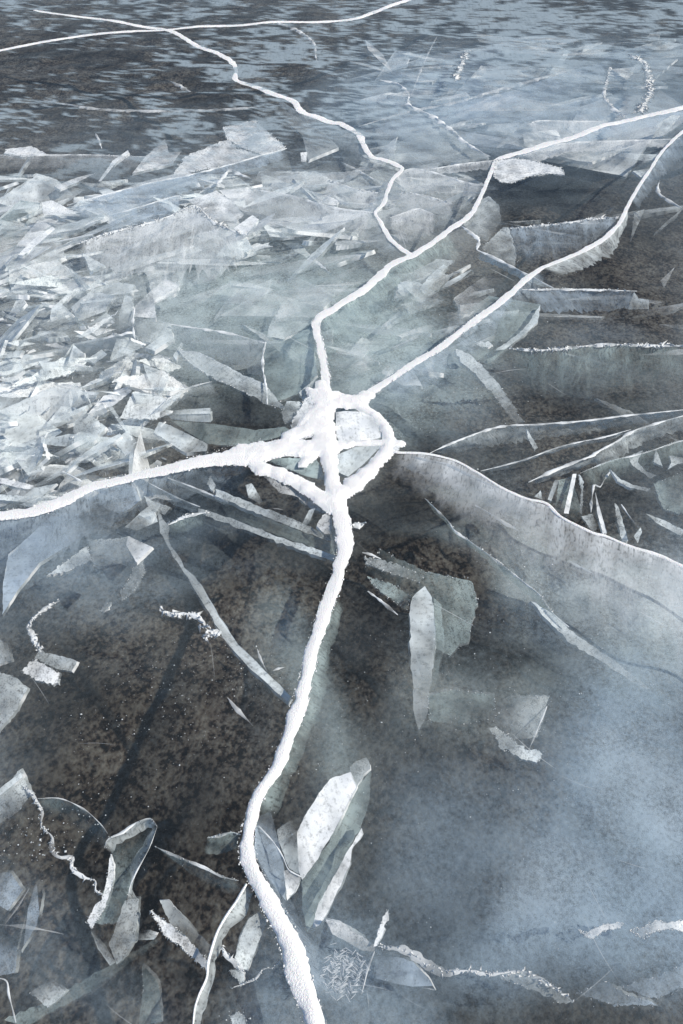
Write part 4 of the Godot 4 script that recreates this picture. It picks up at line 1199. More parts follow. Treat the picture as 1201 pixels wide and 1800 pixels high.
	piece("ice_shard", "branching pale shard at the right edge above the small shards", "ice shard", "small upright shards at the right", [1017,-20,-1839,1070,-25,-1829,1068,-31,-1815,1036,-32,-1813,1005,-40,-1796,1019,-30,-1818], 5, 0.70, 0.75, 0.50, "white")
	piece("ice_plate", "streaked clear plate behind the tallest white sliver", "ice plate", "small upright shards at the right", [658,-34,-1741,699,-30,-1752,714,-72,-1631,701,-80,-1609,632,-69,-1640], 4, 0.32, 0.30, 0.30, "teal")
	piece("ice_shard", "tiny white chip left of the small shards", "ice shard", "small upright shards at the right", [570,-26,-1662,590,-20,-1682,592,-30,-1651], 4, 0.60, 0.70, 0.30, "white")
	piece("ice_shard", "stubby frosted shard under the wavy sliver", "ice shard", "small upright shards at the right", [694,-33,-1588,726,-30,-1595,734,-47,-1550,716,-50,-1544], 4, 0.45, 0.50, 0.40, "white")
	piece("ice_plate", "murky frosted plate at the right edge under the branching shard", "ice plate", "small upright shards at the right", [956,-58,-1751,1064,-40,-1793,1041,-100,-1659,970,-92,-1675], 5, 0.35, 0.30, 0.60, "teal")
	piece("ice_bar", "upper bar of the long pair ending at the widest ridge", "ice bar", "plates around the long pair of bars", [-370,-10,-1681,-266,-18,-1629,-164,-25,-1581,-23,-37,-1508,-28,-40,-1491,-130,-32,-1538,-281,-21,-1607,-371,-14,-1654], 9, 0.62, 0.70, 0.30, "white")
	piece("ice_bar", "lower bar of the long pair ending at the widest ridge", "ice bar", "plates around the long pair of bars", [-412,-15,-1605,-293,-24,-1558,-177,-34,-1509,-15,-47,-1448,-20,-50,-1432,-181,-38,-1491,-295,-28,-1539,-413,-19,-1586], 9, 0.68, 0.75, 0.30, "white")
	piece("ice_plate", "teal pane between the long pair of bars", "ice plate", "plates around the long pair of bars", [-370,-40,-1678,-285,-47,-1630,-132,-57,-1559,-27,-64,-1510,-18,-70,-1472,-180,-60,-1536,-333,-50,-1603], 4, 0.20, 0.10, 0.20, "teal")
	piece("ice_shard", "frosted chip standing above the upper long bar", "ice shard", "plates around the long pair of bars", [-285,-18,-1701,-267,-15,-1708,-234,-36,-1655,-240,-40,-1645,-275,-32,-1665], 5, 0.58, 0.60, 0.30, "white")
	piece("frost_flake", "white frost spread against the widest ridge under the star", "frost", "plates around the long pair of bars", [-37,-6,-1583,-54,-9,-1567,-71,-15,-1533,-49,-19,-1506,-28,-20,-1503,-27,-12,-1550], 5, 0.78, 0.80, 0.50, "snow")
	piece("ice_shard", "small pale wedge left of the frost under the star", "ice shard", "plates around the long pair of bars", [-94,-13,-1592,-76,-10,-1598,-90,-29,-1566,-105,-40,-1548,-116,-37,-1552], 5, 0.60, 0.70, 0.20, "white")
	piece("ice_plate", "frosted apron below the lower loop of the star", "ice plate", "plates around the long pair of bars", [-234,-5,-1730,-188,-6,-1726,-136,-10,-1701,-76,-18,-1656,-41,-26,-1614,-47,-30,-1595,-92,-26,-1614,-134,-18,-1656,-182,-16,-1668], 6, 0.68, 0.70, 0.30, "snow")
	piece("ice_plate", "green-tinged pane inside the left loop of the star", "ice plate", "plates around the long pair of bars", [-244,-3,-1809,-79,-4,-1806,-60,-15,-1776,-49,-30,-1734,-104,-25,-1747,-174,-15,-1776], 4, 0.70, 0.40, 0.20, "teal")
	piece("ice_shard", "crumpled white chip inside the left loop of the star", "ice shard", "plates around the long pair of bars", [-174,-17,-1778,-136,-10,-1796,-96,-12,-1791,-66,-30,-1742,-104,-23,-1760,-139,-21,-1767], 4, 0.60, 0.70, 0.70, "white")
	piece("ice_plate", "whitish pane inside the upper right loop of the star", "ice plate", "plates around the long pair of bars", [-19,-1,-2036,73,-1,-2030,123,-4,-1981,143,-8,-1913,80,-10,-1895,-15,-10,-1887], 5, 1.00, 0.60, 0.10, "snow")
	piece("ice_plate", "bluish pane inside the lower right loop of the star", "ice plate", "plates around the long pair of bars", [-15,-8,-1826,43,-4,-1859,127,-3,-1868,69,-13,-1792,20,-20,-1741,-11,-18,-1759], 5, 0.80, 0.50, 0.10, "white")
	piece("ice_plate", "blue pane sloping left from the snow ridge at the left edge", "ice plate", "", [-820,-6,-1573,-756,-5,-1577,-709,-17,-1500,-771,-25,-1454,-824,-32,-1408,-865,-48,-1322,-887,-60,-1255,-907,-45,-1339,-916,-28,-1435], 6, 0.50, 0.80, 0.10, "blue")
	piece("frost_flake", "white rough chip below the blue pane at left", "frost", "", [-792,-30,-1360,-756,-22,-1399,-697,-10,-1455,-679,-20,-1408,-737,-26,-1377], 5, 0.68, 0.70, 0.80, "white")
	piece("ice_plate", "frosted plate left of the shelf, its right corner gleaming", "ice plate", "", [-704,-15,-1482,-617,-15,-1482,-594,-10,-1489,-569,-26,-1465,-575,-52,-1429,-684,-60,-1418], 6, 0.35, 0.50, 0.40, "white")
	piece("ice_plate", "gleaming pointed corner plate over the dark mottled ice", "ice plate", "", [-592,-5,-1484,-519,-11,-1448,-556,-20,-1400,-592,-10,-1455], 6, 0.70, 0.85, 0.20, "snow")
	piece("ice_plate", "dripping frost curtain under the gleaming corner", "ice plate", "", [-565,-35,-1411,-545,-30,-1419,-536,-48,-1391,-564,-77,-1345,-593,-90,-1324,-602,-81,-1338,-577,-56,-1377], 4, 0.42, 0.20, 0.90, "white")
	piece("ice_shard", "small flat shard between the gleaming corner and the shelf", "ice shard", "", [-611,-17,-1530,-577,-7,-1572,-537,-5,-1580,-520,-13,-1547,-577,-20,-1518], 6, 0.58, 0.70, 0.20, "white")
	piece("long_shard", "long thin blade slanting down to the widest ridge", "ice shard", "", [-528,-10,-1587,-481,-13,-1522,-480,-15,-1476,-422,-19,-1381,-379,-21,-1339,-323,-26,-1242,-256,-31,-1140,-210,-34,-1092,-121,-39,-997,-128,-40,-985,-222,-35,-1070,-288,-31,-1150,-373,-23,-1289,-448,-18,-1402,-507,-13,-1507], 9, 0.60, 0.70, 0.25, "white")
	piece("ice_plate", "pointed frosted plate on the left bank of the dark mottled ice", "ice plate", "", [-738,-10,-1114,-726,-13,-1106,-642,-21,-1085,-652,-30,-1060,-689,-28,-1067,-746,-18,-1091], 6, 0.65, 0.75, 0.40, "white")
	piece("frost_clump", "white crumbly frost under the pointed left bank plate", "frost", "", [-747,-15,-1087,-678,-24,-1053,-675,-29,-1029,-700,-30,-1027,-729,-28,-1036,-770,-22,-1057], 5, 0.82, 0.85, 1.20, "snow")
	piece("ice_plate", "pale plate on the left edge below the crumbly frost", "ice plate", "", [-827,-10,-1049,-794,-12,-1042,-744,-23,-1010,-762,-41,-960,-800,-60,-909], 6, 0.60, 0.60, 0.40, "white")
	piece("ice_plate", "pale plate on the left edge above the crumbly frost", "ice plate", "", [-857,-10,-1148,-824,-17,-1132,-810,-34,-1097,-847,-40,-1084], 6, 0.50, 0.60, 0.40, "white")
	piece("frost_flake", "small frost curl in the dark mottled ice at left", "frost", "", [-623,-28,-1244,-610,-21,-1262,-596,-20,-1264,-600,-26,-1248,-616,-30,-1240], 3, 0.55, 0.60, 0.90, "white")
	piece("ice_plate", "white tilted plate at the left of the clear window, upper", "ice plate", "plates round the clear window", [-806,-23,-2707,-760,-13,-2801,-710,-4,-2891,-648,-8,-2853,-652,-13,-2797,-727,-21,-2725,-707,-30,-2638,-796,-29,-2648], 7, 0.72, 0.80, 0.30, "snow")
	piece("ice_plate", "frosted plate below the upper white tilted plate", "ice plate", "plates round the clear window", [-783,-6,-2603,-697,-9,-2596,-642,-15,-2581,-623,-46,-2507,-698,-50,-2498,-767,-43,-2514], 6, 0.50, 0.60, 0.30, "white")
	piece("ice_bar", "bright crusted band between the two speckled pockets", "ice bar", "plates round the clear window", [-592,-5,-2394,-508,-6,-2375,-378,-13,-2281,-264,-19,-2206,-186,-30,-2079,-248,-28,-2101,-339,-22,-2174,-422,-18,-2221,-519,-12,-2296], 6, 0.68, 0.70, 0.50, "white")
	piece("ice_plate", "clear plate with a bright left rim beside the bent snow line", "ice plate", "plates round the clear window", [-279,-25,-2472,-210,-22,-2486,-107,-10,-2547,-88,-60,-2313,-141,-78,-2236,-199,-85,-2207,-258,-90,-2187,-282,-51,-2352], 6, 0.42, 0.40, 0.20, "teal")
	piece("ice_plate", "rounded clear plate above the bright-rimmed one", "ice plate", "plates round the clear window", [-278,-47,-2539,-274,-34,-2585,-261,-23,-2626,-220,-8,-2683,-154,-12,-2668,-107,-28,-2610,-214,-50,-2528], 5, 0.42, 0.70, 0.20, "white")
	piece("ice_shard", "box-shaped white shard under the dark speckled pocket", "ice shard", "plates round the clear window", [-573,-14,-2032,-428,-10,-2032,-429,-40,-2026,-487,-38,-2026,-557,-30,-2028], 9, 0.70, 0.80, 0.10, "white")
	piece("ice_plate", "grey top of the box-shaped shard", "ice plate", "plates round the clear window", [-578,-7,-2044,-430,-5,-2056,-428,-9,-2031,-572,-10,-2027], 4, 0.50, 0.70, 0.10, "white")
	piece("ice_shard", "white trough-shaped shard above the left snow ridge", "ice shard", "plates round the clear window", [-586,-6,-1984,-548,-10,-1971,-462,-24,-1925,-424,-30,-1905,-424,-38,-1879,-493,-40,-1873,-600,-17,-1946], 8, 0.68, 0.85, 0.20, "white")
	piece("ice_plate", "grey sloping pane right of the trough-shaped shard", "ice plate", "plates round the clear window", [-553,-10,-1997,-414,-17,-1988,-276,-28,-1971,-185,-22,-1980,-148,-33,-1965,-321,-60,-1926,-429,-55,-1934,-468,-43,-1951], 6, 0.48, 0.50, 0.10, "teal")
	piece("ice_shard", "frosted upright chip on the left shoulder of the star", "ice shard", "plates round the clear window", [-145,-18,-2157,-113,-12,-2192,-87,-6,-2224,-91,-24,-2126,-115,-30,-2094], 5, 0.55, 0.60, 0.50, "white")
	piece("ice_shard", "low frosted chip left of the star", "ice shard", "plates round the clear window", [-180,-6,-2091,-137,-6,-2091,-104,-11,-2055,-131,-16,-2017,-185,-20,-1992,-197,-13,-2042], 5, 0.55, 0.50, 0.60, "white")
	piece("ice_shard", "dark-cored upright splinter left of the speckled pocket", "ice shard", "plates round the clear window", [-622,-6,-2311,-599,-8,-2303,-600,-21,-2235,-612,-37,-2160,-622,-40,-2147,-628,-24,-2222], 7, 0.50, 0.85, 0.40, "white")
	piece("long_shard", "bright leaf-shaped shard between the two right snow lines", "ice shard", "shards between the bent and straight snow lines", [422,-6,-3016,439,-9,-2992,378,-20,-2898,329,-30,-2817,313,-25,-2853,358,-16,-2935], 6, 0.65, 0.70, 0.30, "white")
	piece("ice_bar", "pale bar beside the leaf-shaped shard", "ice bar", "shards between the bent and straight snow lines", [532,-6,-2973,540,-10,-2956,434,-27,-2874,399,-30,-2861,424,-22,-2897], 5, 0.60, 0.65, 0.20, "white")
	piece("frost_flake", "white smudge of frost left of the leaf-shaped shard", "frost", "shards between the bent and straight snow lines", [226,-9,-2855,278,-6,-2895,289,-10,-2848,249,-15,-2779,224,-13,-2801], 4, 0.62, 0.60, 0.90, "white")
	piece("ice_plate", "long pale pane along the bent snow line near the leaf-shaped shard", "ice plate", "shards between the bent and straight snow lines", [136,-55,-2847,233,-39,-2954,406,-20,-3086,477,-22,-3074,373,-39,-2954,227,-60,-2812], 5, 0.35, 0.40, 0.40, "white")
	piece("ice_plate", "glassy wing crossing under the straight snow line", "ice plate", "shards between the bent and straight snow lines", [437,-43,-2659,582,-20,-2787,777,-29,-2738,752,-46,-2644,640,-70,-2524,544,-90,-2425,452,-85,-2447], 6, 0.32, 0.40, 0.10, "teal")
	piece("ice_bar", "bright lower edge of the glassy wing", "ice bar", "shards between the bent and straight snow lines", [767,-10,-2703,743,-21,-2603,687,-29,-2530,594,-40,-2442,556,-40,-2439,655,-30,-2527,707,-22,-2593], 6, 0.68, 0.75, 0.20, "white")
	piece("frost_clump", "row of tiny frost knobs on the glassy wing", "frost", "shards between the bent and straight snow lines", [488,-7,-2426,505,-5,-2448,518,-6,-2436,532,-5,-2448,545,-7,-2426,527,-9,-2411,503,-9,-2414], 4, 0.80, 0.85, 0.90, "white")
	piece("long_shard", "curved frosted blade curling down from the straight snow line", "ice shard", "", [408,-10,-2401,434,-11,-2395,458,-13,-2374,500,-22,-2310,548,-35,-2211,584,-48,-2117,605,-58,-2048,577,-60,-2035,538,-46,-2128,475,-28,-2264,426,-19,-2333], 8, 0.58, 0.65, 0.40, "white")
	piece("ice_shard", "narrow chip below the end of the curled blade", "ice shard", "", [592,-15,-1963,605,-21,-1927,619,-27,-1885,606,-30,-1869,594,-23,-1911], 5, 0.70, 0.75, 0.50, "white")
	piece("ice_shard", "pale stub against the right end of the glassy block", "ice shard", "", [1152,-6,-2793,1163,-15,-2758,1202,-17,-2752,1193,-29,-2706,1111,-30,-2703], 6, 0.55, 0.80, 0.30, "white")
	piece("snow_patch", "feathered white snow splash at the bend of the far right snow line", "snow", "", [783,-1,-4071,881,-1,-4093,951,-1,-4079,1091,-1,-3979,1097,-1,-3897,1002,-1,-3911,903,-1,-3870,822,-1,-3797,769,-1,-3810,745,-1,-3877], 4, 1.00, 0.90, 1.10, "snow")
	piece("ice_plate", "frosted wedge right of the bent snow line, left one", "ice plate", "", [550,-28,-3410,632,-9,-3627,695,-6,-3663,732,-13,-3576,724,-24,-3448,639,-40,-3278,608,-37,-3309], 6, 0.45, 0.60, 0.30, "white")
	piece("ice_plate", "frosted wedge right of the bent snow line, right one", "ice plate", "", [714,-8,-3347,742,-8,-3347,749,-37,-3153,731,-50,-3069,655,-39,-3137,603,-30,-3200,643,-22,-3248], 6, 0.42, 0.55, 0.40, "white")
	piece("long_shard", "lone slim blade in the far blue ice", "ice shard", "", [1515,-4,-5944,1525,-5,-5897,1307,-19,-5344,1266,-20,-5315,1332,-14,-5526], 6, 0.62, 0.70, 0.30, "white")
	piece("ice_bar", "pair of pale bars at the far end of the straight snow line", "ice bar", "", [1426,-5,-4184,1636,-9,-4165,1618,-18,-4122,1543,-20,-4112,1420,-11,-4155], 6, 0.55, 0.65, 0.30, "white")
	piece("ice_shard", "white wedge on the far end of the straight snow line", "ice shard", "", [1448,-7,-3953,1534,-4,-3980,1539,-8,-3942,1480,-15,-3884], 5, 0.75, 0.80, 0.30, "white")
	piece("ice_plate", "pale flap under the far right snow line at the edge", "ice plate", "", [1729,-15,-4578,1868,-4,-4720,1908,-5,-4713,1784,-19,-4523,1738,-25,-4456], 5, 0.65, 0.70, 0.30, "white")
	piece("ice_plate", "thin clear floe above the fork, beside the thin pale crack", "ice plate", "", [137,-10,-5240,346,-10,-5240,397,-20,-4915,685,-40,-4368,774,-46,-4222,409,-50,-4123,265,-48,-4169,169,-35,-4485,78,-28,-4676], 5, 0.30, 0.50, 0.20, "white")
	piece("ice_plate", "small glassy block under the kinked snow line", "ice plate", "", [-485,-5,-5003,-457,-6,-4985,-95,-24,-4520,-14,-33,-4326,-173,-40,-4178,-212,-26,-4476], 8, 0.30, 0.85, 0.10, "white")
	piece("ice_plate", "tilted frosted plate behind the broad crest", "ice plate", "tilted plates over the clear window", [-722,-14,-3638,-595,-5,-3723,-522,-14,-3638,-449,-27,-3523,-487,-40,-3414,-603,-31,-3486,-685,-19,-3594], 7, 0.78, 0.70, 0.30, "snow")
	piece("ice_plate", "white fold at the right end of the broad crest", "ice plate", "tilted plates over the clear window", [-479,-14,-3353,-403,-4,-3462,-372,-7,-3423,-404,-15,-3335,-428,-20,-3285], 7, 1.00, 0.80, 0.20, "snow")
	piece("ice_plate", "grey speckled plate right of the tilted frosted plate", "ice plate", "tilted plates over the clear window", [-590,-12,-3747,-444,-10,-3760,-393,-21,-3697,-348,-35,-3613,-389,-50,-3532,-455,-43,-3570], 6, 0.57, 0.60, 0.20, "snow")
	piece("ice_plate", "white saw-edged plate under the small glassy block", "ice plate", "tilted plates over the clear window", [-619,-24,-4420,-653,-12,-4553,-569,-8,-4601,-487,-5,-4635,-389,-18,-4479,-302,-32,-4331,-414,-40,-4245,-515,-34,-4306], 7, 1.00, 0.70, 0.90, "snow")
	piece("ice_plate", "broad frosted plate left of the saw-edged one", "ice plate", "tilted plates over the clear window", [-848,-40,-3985,-820,-24,-4146,-726,-14,-4254,-608,-5,-4361,-538,-14,-4254,-409,-21,-4187,-560,-29,-4093], 7, 0.81, 0.60, 0.90, "snow")
	piece("long_shard", "bright upright blade by the farthest rail", "ice shard", "tilted plates over the clear window", [-1199,-30,-3886,-1167,-12,-4093,-1109,-3,-4209,-1095,-5,-4178,-1146,-14,-4075,-1185,-30,-3886], 7, 1.00, 0.90, 0.10, "snow")
	piece("ice_plate", "twin-pointed pale plate by the farthest rail", "ice plate", "tilted plates over the clear window", [-1055,-40,-4006,-1018,-23,-4172,-940,-5,-4369,-901,-19,-4220,-837,-18,-4232,-867,-30,-4102], 6, 0.74, 0.60, 0.30, "snow")
	piece("ice_plate", "white drifted plate at the left end of the farthest rail", "ice plate", "tilted plates over the clear window", [-1744,-4,-4227,-1625,-2,-4260,-1515,-8,-4163,-1637,-10,-4138,-1741,-7,-4176], 6, 1.00, 0.80, 0.60, "snow")
	piece("ice_bar", "pale sliver below the bright upright blade", "ice bar", "tilted plates over the clear window", [-1392,-17,-3797,-1295,-9,-3888,-1213,-5,-3927,-1294,-14,-3829,-1358,-20,-3771], 6, 0.81, 0.65, 0.40, "snow")
	piece("ice_plate", "white fan-shaped plate left of the sweeping rail", "ice plate", "tilted plates over the clear window", [-1396,-6,-3597,-1352,-4,-3615,-1231,-16,-3528,-1276,-20,-3496,-1362,-20,-3496], 6, 1.00, 0.70, 0.40, "snow")
	piece("long_shard", "straight white blade left of the broad crest", "ice shard", "tilted plates over the clear window", [-1371,-20,-3120,-1335,-10,-3245,-1278,-3,-3347,-1262,-5,-3324,-1311,-14,-3199,-1348,-20,-3115], 7, 1.00, 0.90, 0.10, "snow")
	piece("ice_plate", "dark speckled pane at the left edge of the upper jumble", "ice plate", "tilted plates over the clear window", [-1580,-38,-3466,-1508,-15,-3640,-1407,-18,-3616,-1424,-41,-3444,-1445,-64,-3288,-1522,-70,-3248], 6, 0.30, 0.70, 0.10, "teal")
	piece("ice_plate", "grey slanted pane right of the dark speckled one", "ice plate", "tilted plates over the clear window", [-1413,-29,-3214,-1359,-6,-3421,-1297,-11,-3375,-1359,-30,-3206], 6, 0.68, 0.60, 0.20, "snow")
	piece("ice_shard", "round pale chip right of the broad crest", "ice shard", "tilted plates over the clear window", [-213,-5,-4183,-178,-4,-4189,-181,-15,-4092,-205,-15,-4092], 5, 0.81, 0.70, 0.40, "snow")
	piece("ice_shard", "scalloped pale chip on the rippling crests", "ice shard", "tilted plates over the clear window", [-122,-5,-3667,-68,-4,-3677,-15,-10,-3628,-22,-15,-3580,-107,-13,-3599], 5, 0.78, 0.60, 0.60, "snow")
	piece("ice_plate", "smooth grey slab between the farthest and the sweeping rails", "ice plate", "tilted plates over the clear window", [-1213,-27,-3667,-974,-16,-3847,-767,-10,-3967,-732,-13,-3918,-959,-21,-3761,-1174,-30,-3613], 6, 0.61, 0.40, 0.30, "snow")
	piece("ice_shard", "dark bar with a white top in the middle of the jumble", "ice shard", "shards of the left jumble", [-1131,-18,-2599,-1035,-3,-2646,-1020,-7,-2633,-1082,-20,-2594], 10, 0.35, 0.90, 0.20, "white")
	piece("ice_shard", "dark glassy wedge at the end of the white-topped bar", "ice shard", "shards of the left jumble", [-1029,-4,-2639,-961,-19,-2569,-984,-20,-2566], 8, 0.15, 0.90, 0.10, "teal")
	piece("ice_shard", "long white-topped bar below the dark glassy wedge", "ice shard", "shards of the left jumble", [-982,-19,-2499,-857,-3,-2602,-846,-5,-2586,-958,-20,-2490], 10, 0.40, 0.95, 0.20, "white")
	piece("ice_shard", "pale triangle behind the long white-topped bar", "ice shard", "shards of the left jumble", [-955,-20,-2570,-893,-4,-2639,-863,-11,-2610], 6, 0.62, 0.70, 0.20, "white")
	piece("ice_shard", "large grey plate across the top of the jumble", "ice shard", "shards of the left jumble", [-1078,-23,-2801,-888,-4,-2864,-827,-8,-2850,-831,-20,-2810,-1042,-30,-2779], 8, 0.42, 0.80, 0.20, "white")
	piece("ice_shard", "thin bright bar under the large grey plate", "ice shard", "shards of the left jumble", [-1013,-8,-2724,-842,-3,-2754,-884,-7,-2731,-1006,-10,-2711], 8, 0.55, 0.90, 0.20, "white")
	piece("ice_shard", "slender bar left of the long white-topped one", "ice shard", "shards of the left jumble", [-1181,-20,-2468,-1068,-6,-2525,-1026,-3,-2539,-1116,-16,-2484], 8, 0.50, 0.85, 0.20, "white")
	piece("ice_shard", "white lump-topped plate left of the dark glassy wedge", "ice shard", "shards of the left jumble", [-1111,-8,-2683,-1089,-2,-2714,-1042,-12,-2664,-1107,-20,-2621], 8, 0.72, 0.80, 0.20, "white")
	piece("ice_shard", "dark narrow wedge below the white-topped bars", "ice shard", "shards of the left jumble", [-1000,-28,-2357,-968,-4,-2429,-975,-30,-2353], 8, 0.15, 0.90, 0.10, "teal")
	piece("ice_shard", "pale kite-shaped plate right of the dark narrow wedge", "ice shard", "shards of the left jumble", [-973,-27,-2348,-965,-4,-2421,-922,-15,-2384,-959,-30,-2339], 6, 0.58, 0.70, 0.20, "white")
	piece("ice_shard", "boat-shaped shard at the heart of the jumble", "ice shard", "shards of the left jumble", [-941,-3,-2290,-830,-6,-2287,-874,-20,-2273,-925,-16,-2277], 8, 0.42, 0.90, 0.20, "white")
	piece("ice_shard", "double bar pointing at the clear window", "ice shard", "shards of the left jumble", [-709,-17,-2423,-647,-3,-2501,-603,-6,-2483,-674,-20,-2405], 9, 0.60, 0.90, 0.20, "white")
	piece("ice_shard", "small white peg right of the double bar", "ice shard", "shards of the left jumble", [-600,-15,-2370,-579,-2,-2436,-570,-4,-2428,-587,-20,-2345], 8, 0.72, 0.90, 0.20, "white")
	piece("ice_shard", "curled pale plate left of the double bar", "ice shard", "shards of the left jumble", [-825,-30,-2353,-788,-4,-2410,-744,-11,-2395,-768,-28,-2357], 6, 0.58, 0.70, 0.40, "white")
	piece("ice_shard", "flat pale plate at the left of the boat-shaped shard", "ice shard", "shards of the left jumble", [-1066,-3,-2321,-989,-6,-2314,-992,-16,-2291,-1036,-20,-2280], 7, 0.62, 0.70, 0.20, "white")
	piece("ice_shard", "pale ledge on the left edge of the jumble, upper", "ice shard", "shards of the left jumble", [-1235,-9,-2375,-1138,-3,-2384,-1149,-18,-2363,-1233,-20,-2359], 8, 0.62, 0.80, 0.20, "white")
	piece("ice_shard", "pale ledge on the left edge of the jumble, lower", "ice shard", "shards of the left jumble", [-1210,-14,-2289,-1132,-4,-2319,-1109,-17,-2280,-1154,-30,-2244,-1202,-28,-2248], 8, 0.52, 0.70, 0.20, "white")
	piece("ice_shard", "tall frosted plate beside the white tilted plate of the window", "ice shard", "shards of the left jumble", [-846,-4,-2764,-816,-6,-2754,-787,-36,-2607,-840,-40,-2586,-854,-25,-2658], 6, 0.52, 0.60, 0.40, "white")
	piece("ice_shard", "bright folded plate left of the dark-cored splinter", "ice shard", "shards of the left jumble", [-695,-3,-2303,-637,-12,-2279,-635,-40,-2202,-667,-26,-2239], 6, 0.62, 0.80, 0.30, "white")
	piece("ice_shard", "pale block on the left edge above the snow ridge", "ice shard", "shards of the left jumble", [-1159,-3,-2136,-1098,-3,-2136,-1043,-15,-2103,-1062,-40,-2037,-1147,-28,-2070], 8, 0.62, 0.70, 0.20, "white")
	piece("ice_shard", "tall grey fin in the lower jumble", "ice shard", "shards of the left jumble", [-946,-40,-2067,-931,-20,-2136,-904,-3,-2194,-871,-10,-2168,-842,-28,-2107,-895,-36,-2080], 8, 0.48, 0.75, 0.20, "white")
	piece("ice_shard", "long pale bar under the tall grey fin", "ice shard", "shards of the left jumble", [-1021,-20,-1946,-936,-12,-2005,-835,-3,-2068,-842,-6,-2045,-944,-17,-1971], 8, 0.60, 0.85, 0.20, "white")
	piece("ice_shard", "cup-shaped frosted plate near the left end of the ridge", "ice shard", "shards of the left jumble", [-1013,-16,-1835,-943,-3,-1865,-875,-27,-1810,-888,-38,-1786,-969,-50,-1758,-983,-36,-1789], 7, 0.50, 0.75, 0.50, "white")
	piece("ice_shard", "broad pale leaf of ice right of the cup-shaped plate", "ice shard", "shards of the left jumble", [-867,-14,-1987,-836,-3,-2038,-755,-17,-1971,-787,-29,-1917,-834,-40,-1867], 7, 0.58, 0.70, 0.30, "white")
	piece("ice_shard", "long slender rail rising from the ridge's left end", "ice shard", "shards of the left jumble", [-918,-20,-1699,-847,-14,-1773,-768,-7,-1870,-698,-3,-1923,-692,-4,-1908,-810,-13,-1785,-883,-19,-1706], 8, 0.62, 0.85, 0.20, "white")
	piece("ice_shard", "pale plate right of the slender rail", "ice shard", "shards of the left jumble", [-720,-14,-1903,-675,-3,-1940,-616,-29,-1855,-676,-30,-1853], 7, 0.60, 0.70, 0.20, "white")
	piece("ice_shard", "thin slanting bar crossing the lower jumble", "ice shard", "shards of the left jumble", [-782,-2,-2107,-769,-4,-2090,-667,-19,-1928,-672,-20,-1921,-784,-4,-2088], 7, 0.60, 0.90, 0.20, "white")
	piece("ice_shard", "pale plate left of the dark-cored splinter, lower", "ice shard", "shards of the left jumble", [-700,-3,-2136,-622,-6,-2131,-633,-20,-2103,-684,-19,-2105], 6, 0.55, 0.70, 0.20, "white")
	piece("ice_shard", "little white knob above the thin slanting bar", "ice shard", "shards of the left jumble", [-864,-4,-2137,-816,-1,-2146,-822,-9,-2119,-851,-10,-2114], 7, 0.72, 0.80, 0.40, "white")
	piece("snow_patch", "white snowy lip at the left end below the cup-shaped plate", "snow", "shards of the left jumble", [-1028,3,-1716,-960,0,-1700,-906,-3,-1683,-919,-5,-1669,-1023,0,-1695], 6, 0.98, 0.90, 0.40, "snow")
	piece("ice_shard", "white band between the rail and the snow ridge", "ice shard", "shards of the left jumble", [-1008,-1,-1648,-928,-3,-1640,-853,-6,-1632,-890,-10,-1619,-1005,-7,-1630], 6, 0.70, 0.80, 0.40, "white")
	piece("ice_shard", "grey pane at the left end under the slender rail", "ice shard", "shards of the left jumble", [-986,-30,-1611,-931,-16,-1656,-907,-9,-1680,-843,-5,-1695,-884,-19,-1649,-945,-28,-1616], 6, 0.42, 0.60, 0.20, "white")
	piece("ice_shard", "small chip below the snow ridge, left of the glassy ledge", "ice shard", "shards of the left jumble", [-588,-31,-1594,-538,-15,-1636,-524,-19,-1624,-548,-40,-1570], 6, 0.58, 0.60, 0.40, "white")
	piece("ice_shard", "frosted chip under the glassy ledge", "ice shard", "shards of the left jumble", [-580,-15,-1655,-555,-22,-1640,-498,-30,-1621,-513,-40,-1600,-562,-30,-1621], 6, 0.55, 0.60, 0.50, "white")
	piece("ice_shard", "bright chip hanging under the snow ridge by the glassy ledge", "ice shard", "shards of the left jumble", [-393,-10,-1735,-376,-22,-1706,-383,-30,-1687,-402,-20,-1711], 5, 0.65, 0.70, 0.60, "white")
	piece("ice_shard", "broad pale slab below the snow ridge in the left bay", "ice shard", "shards of the left jumble", [-727,-29,-1696,-672,-20,-1711,-612,-25,-1702,-595,-52,-1659,-666,-70,-1629,-710,-56,-1651], 6, 0.42, 0.40, 0.30, "blue")
	piece("snow_film", "thin smear of snow on the left shoulder of the star", "snow", "", [-161,-1,-1968,-135,0,-2065,-100,0,-2132,-83,0,-2041,-87,-1,-1912,-143,-1,-1885], 2, 0.75, 0.30, 0.90, "snow")
	piece("snow_film", "thin smear of snow on the right tip of the star", "snow", "", [126,-1,-1844,160,0,-1903,187,0,-1870,174,-1,-1839,146,-1,-1818], 2, 0.98, 0.30, 0.90, "snow")
	piece("snow_film", "thin smear of snow under the left arm of the star", "snow", "", [-306,0,-1817,-226,0,-1801,-236,-1,-1746,-261,-1,-1761,-290,-1,-1778], 2, 0.80, 0.30, 0.90, "snow")
	fine_line("hairline_crack", "thin pale crack sloping down to meet the far right snow line", [237,-3,-5323,346,-3,-5238,398,-3,-5065,393,-3,-4873,525,-3,-4673,612,-3,-4436,671,-3,-4278,756,-3,-4127], [20.9,28.7,17.2,29.8,31.2,27.4,27.4,33.8], 0.30, 0.80)
	fine_line("hairline_crack", "short kinked crack hooking down through the far ripples", [-504,-3,-6632,-305,-3,-6368,-189,-3,-6069,-171,-3,-5779,-140,-3,-5555], [42.1,37.4,23.7,13.7,15.5], 0.30, 0.75)
	fine_line("hairline_crack", "jagged little crack branching down from the middle of the bent snow line", [533,-3,-3353,570,-3,-3283,592,-3,-3219,573,-3,-3137], [24.3,23.0,14.5,12.5], 0.30, 0.90)
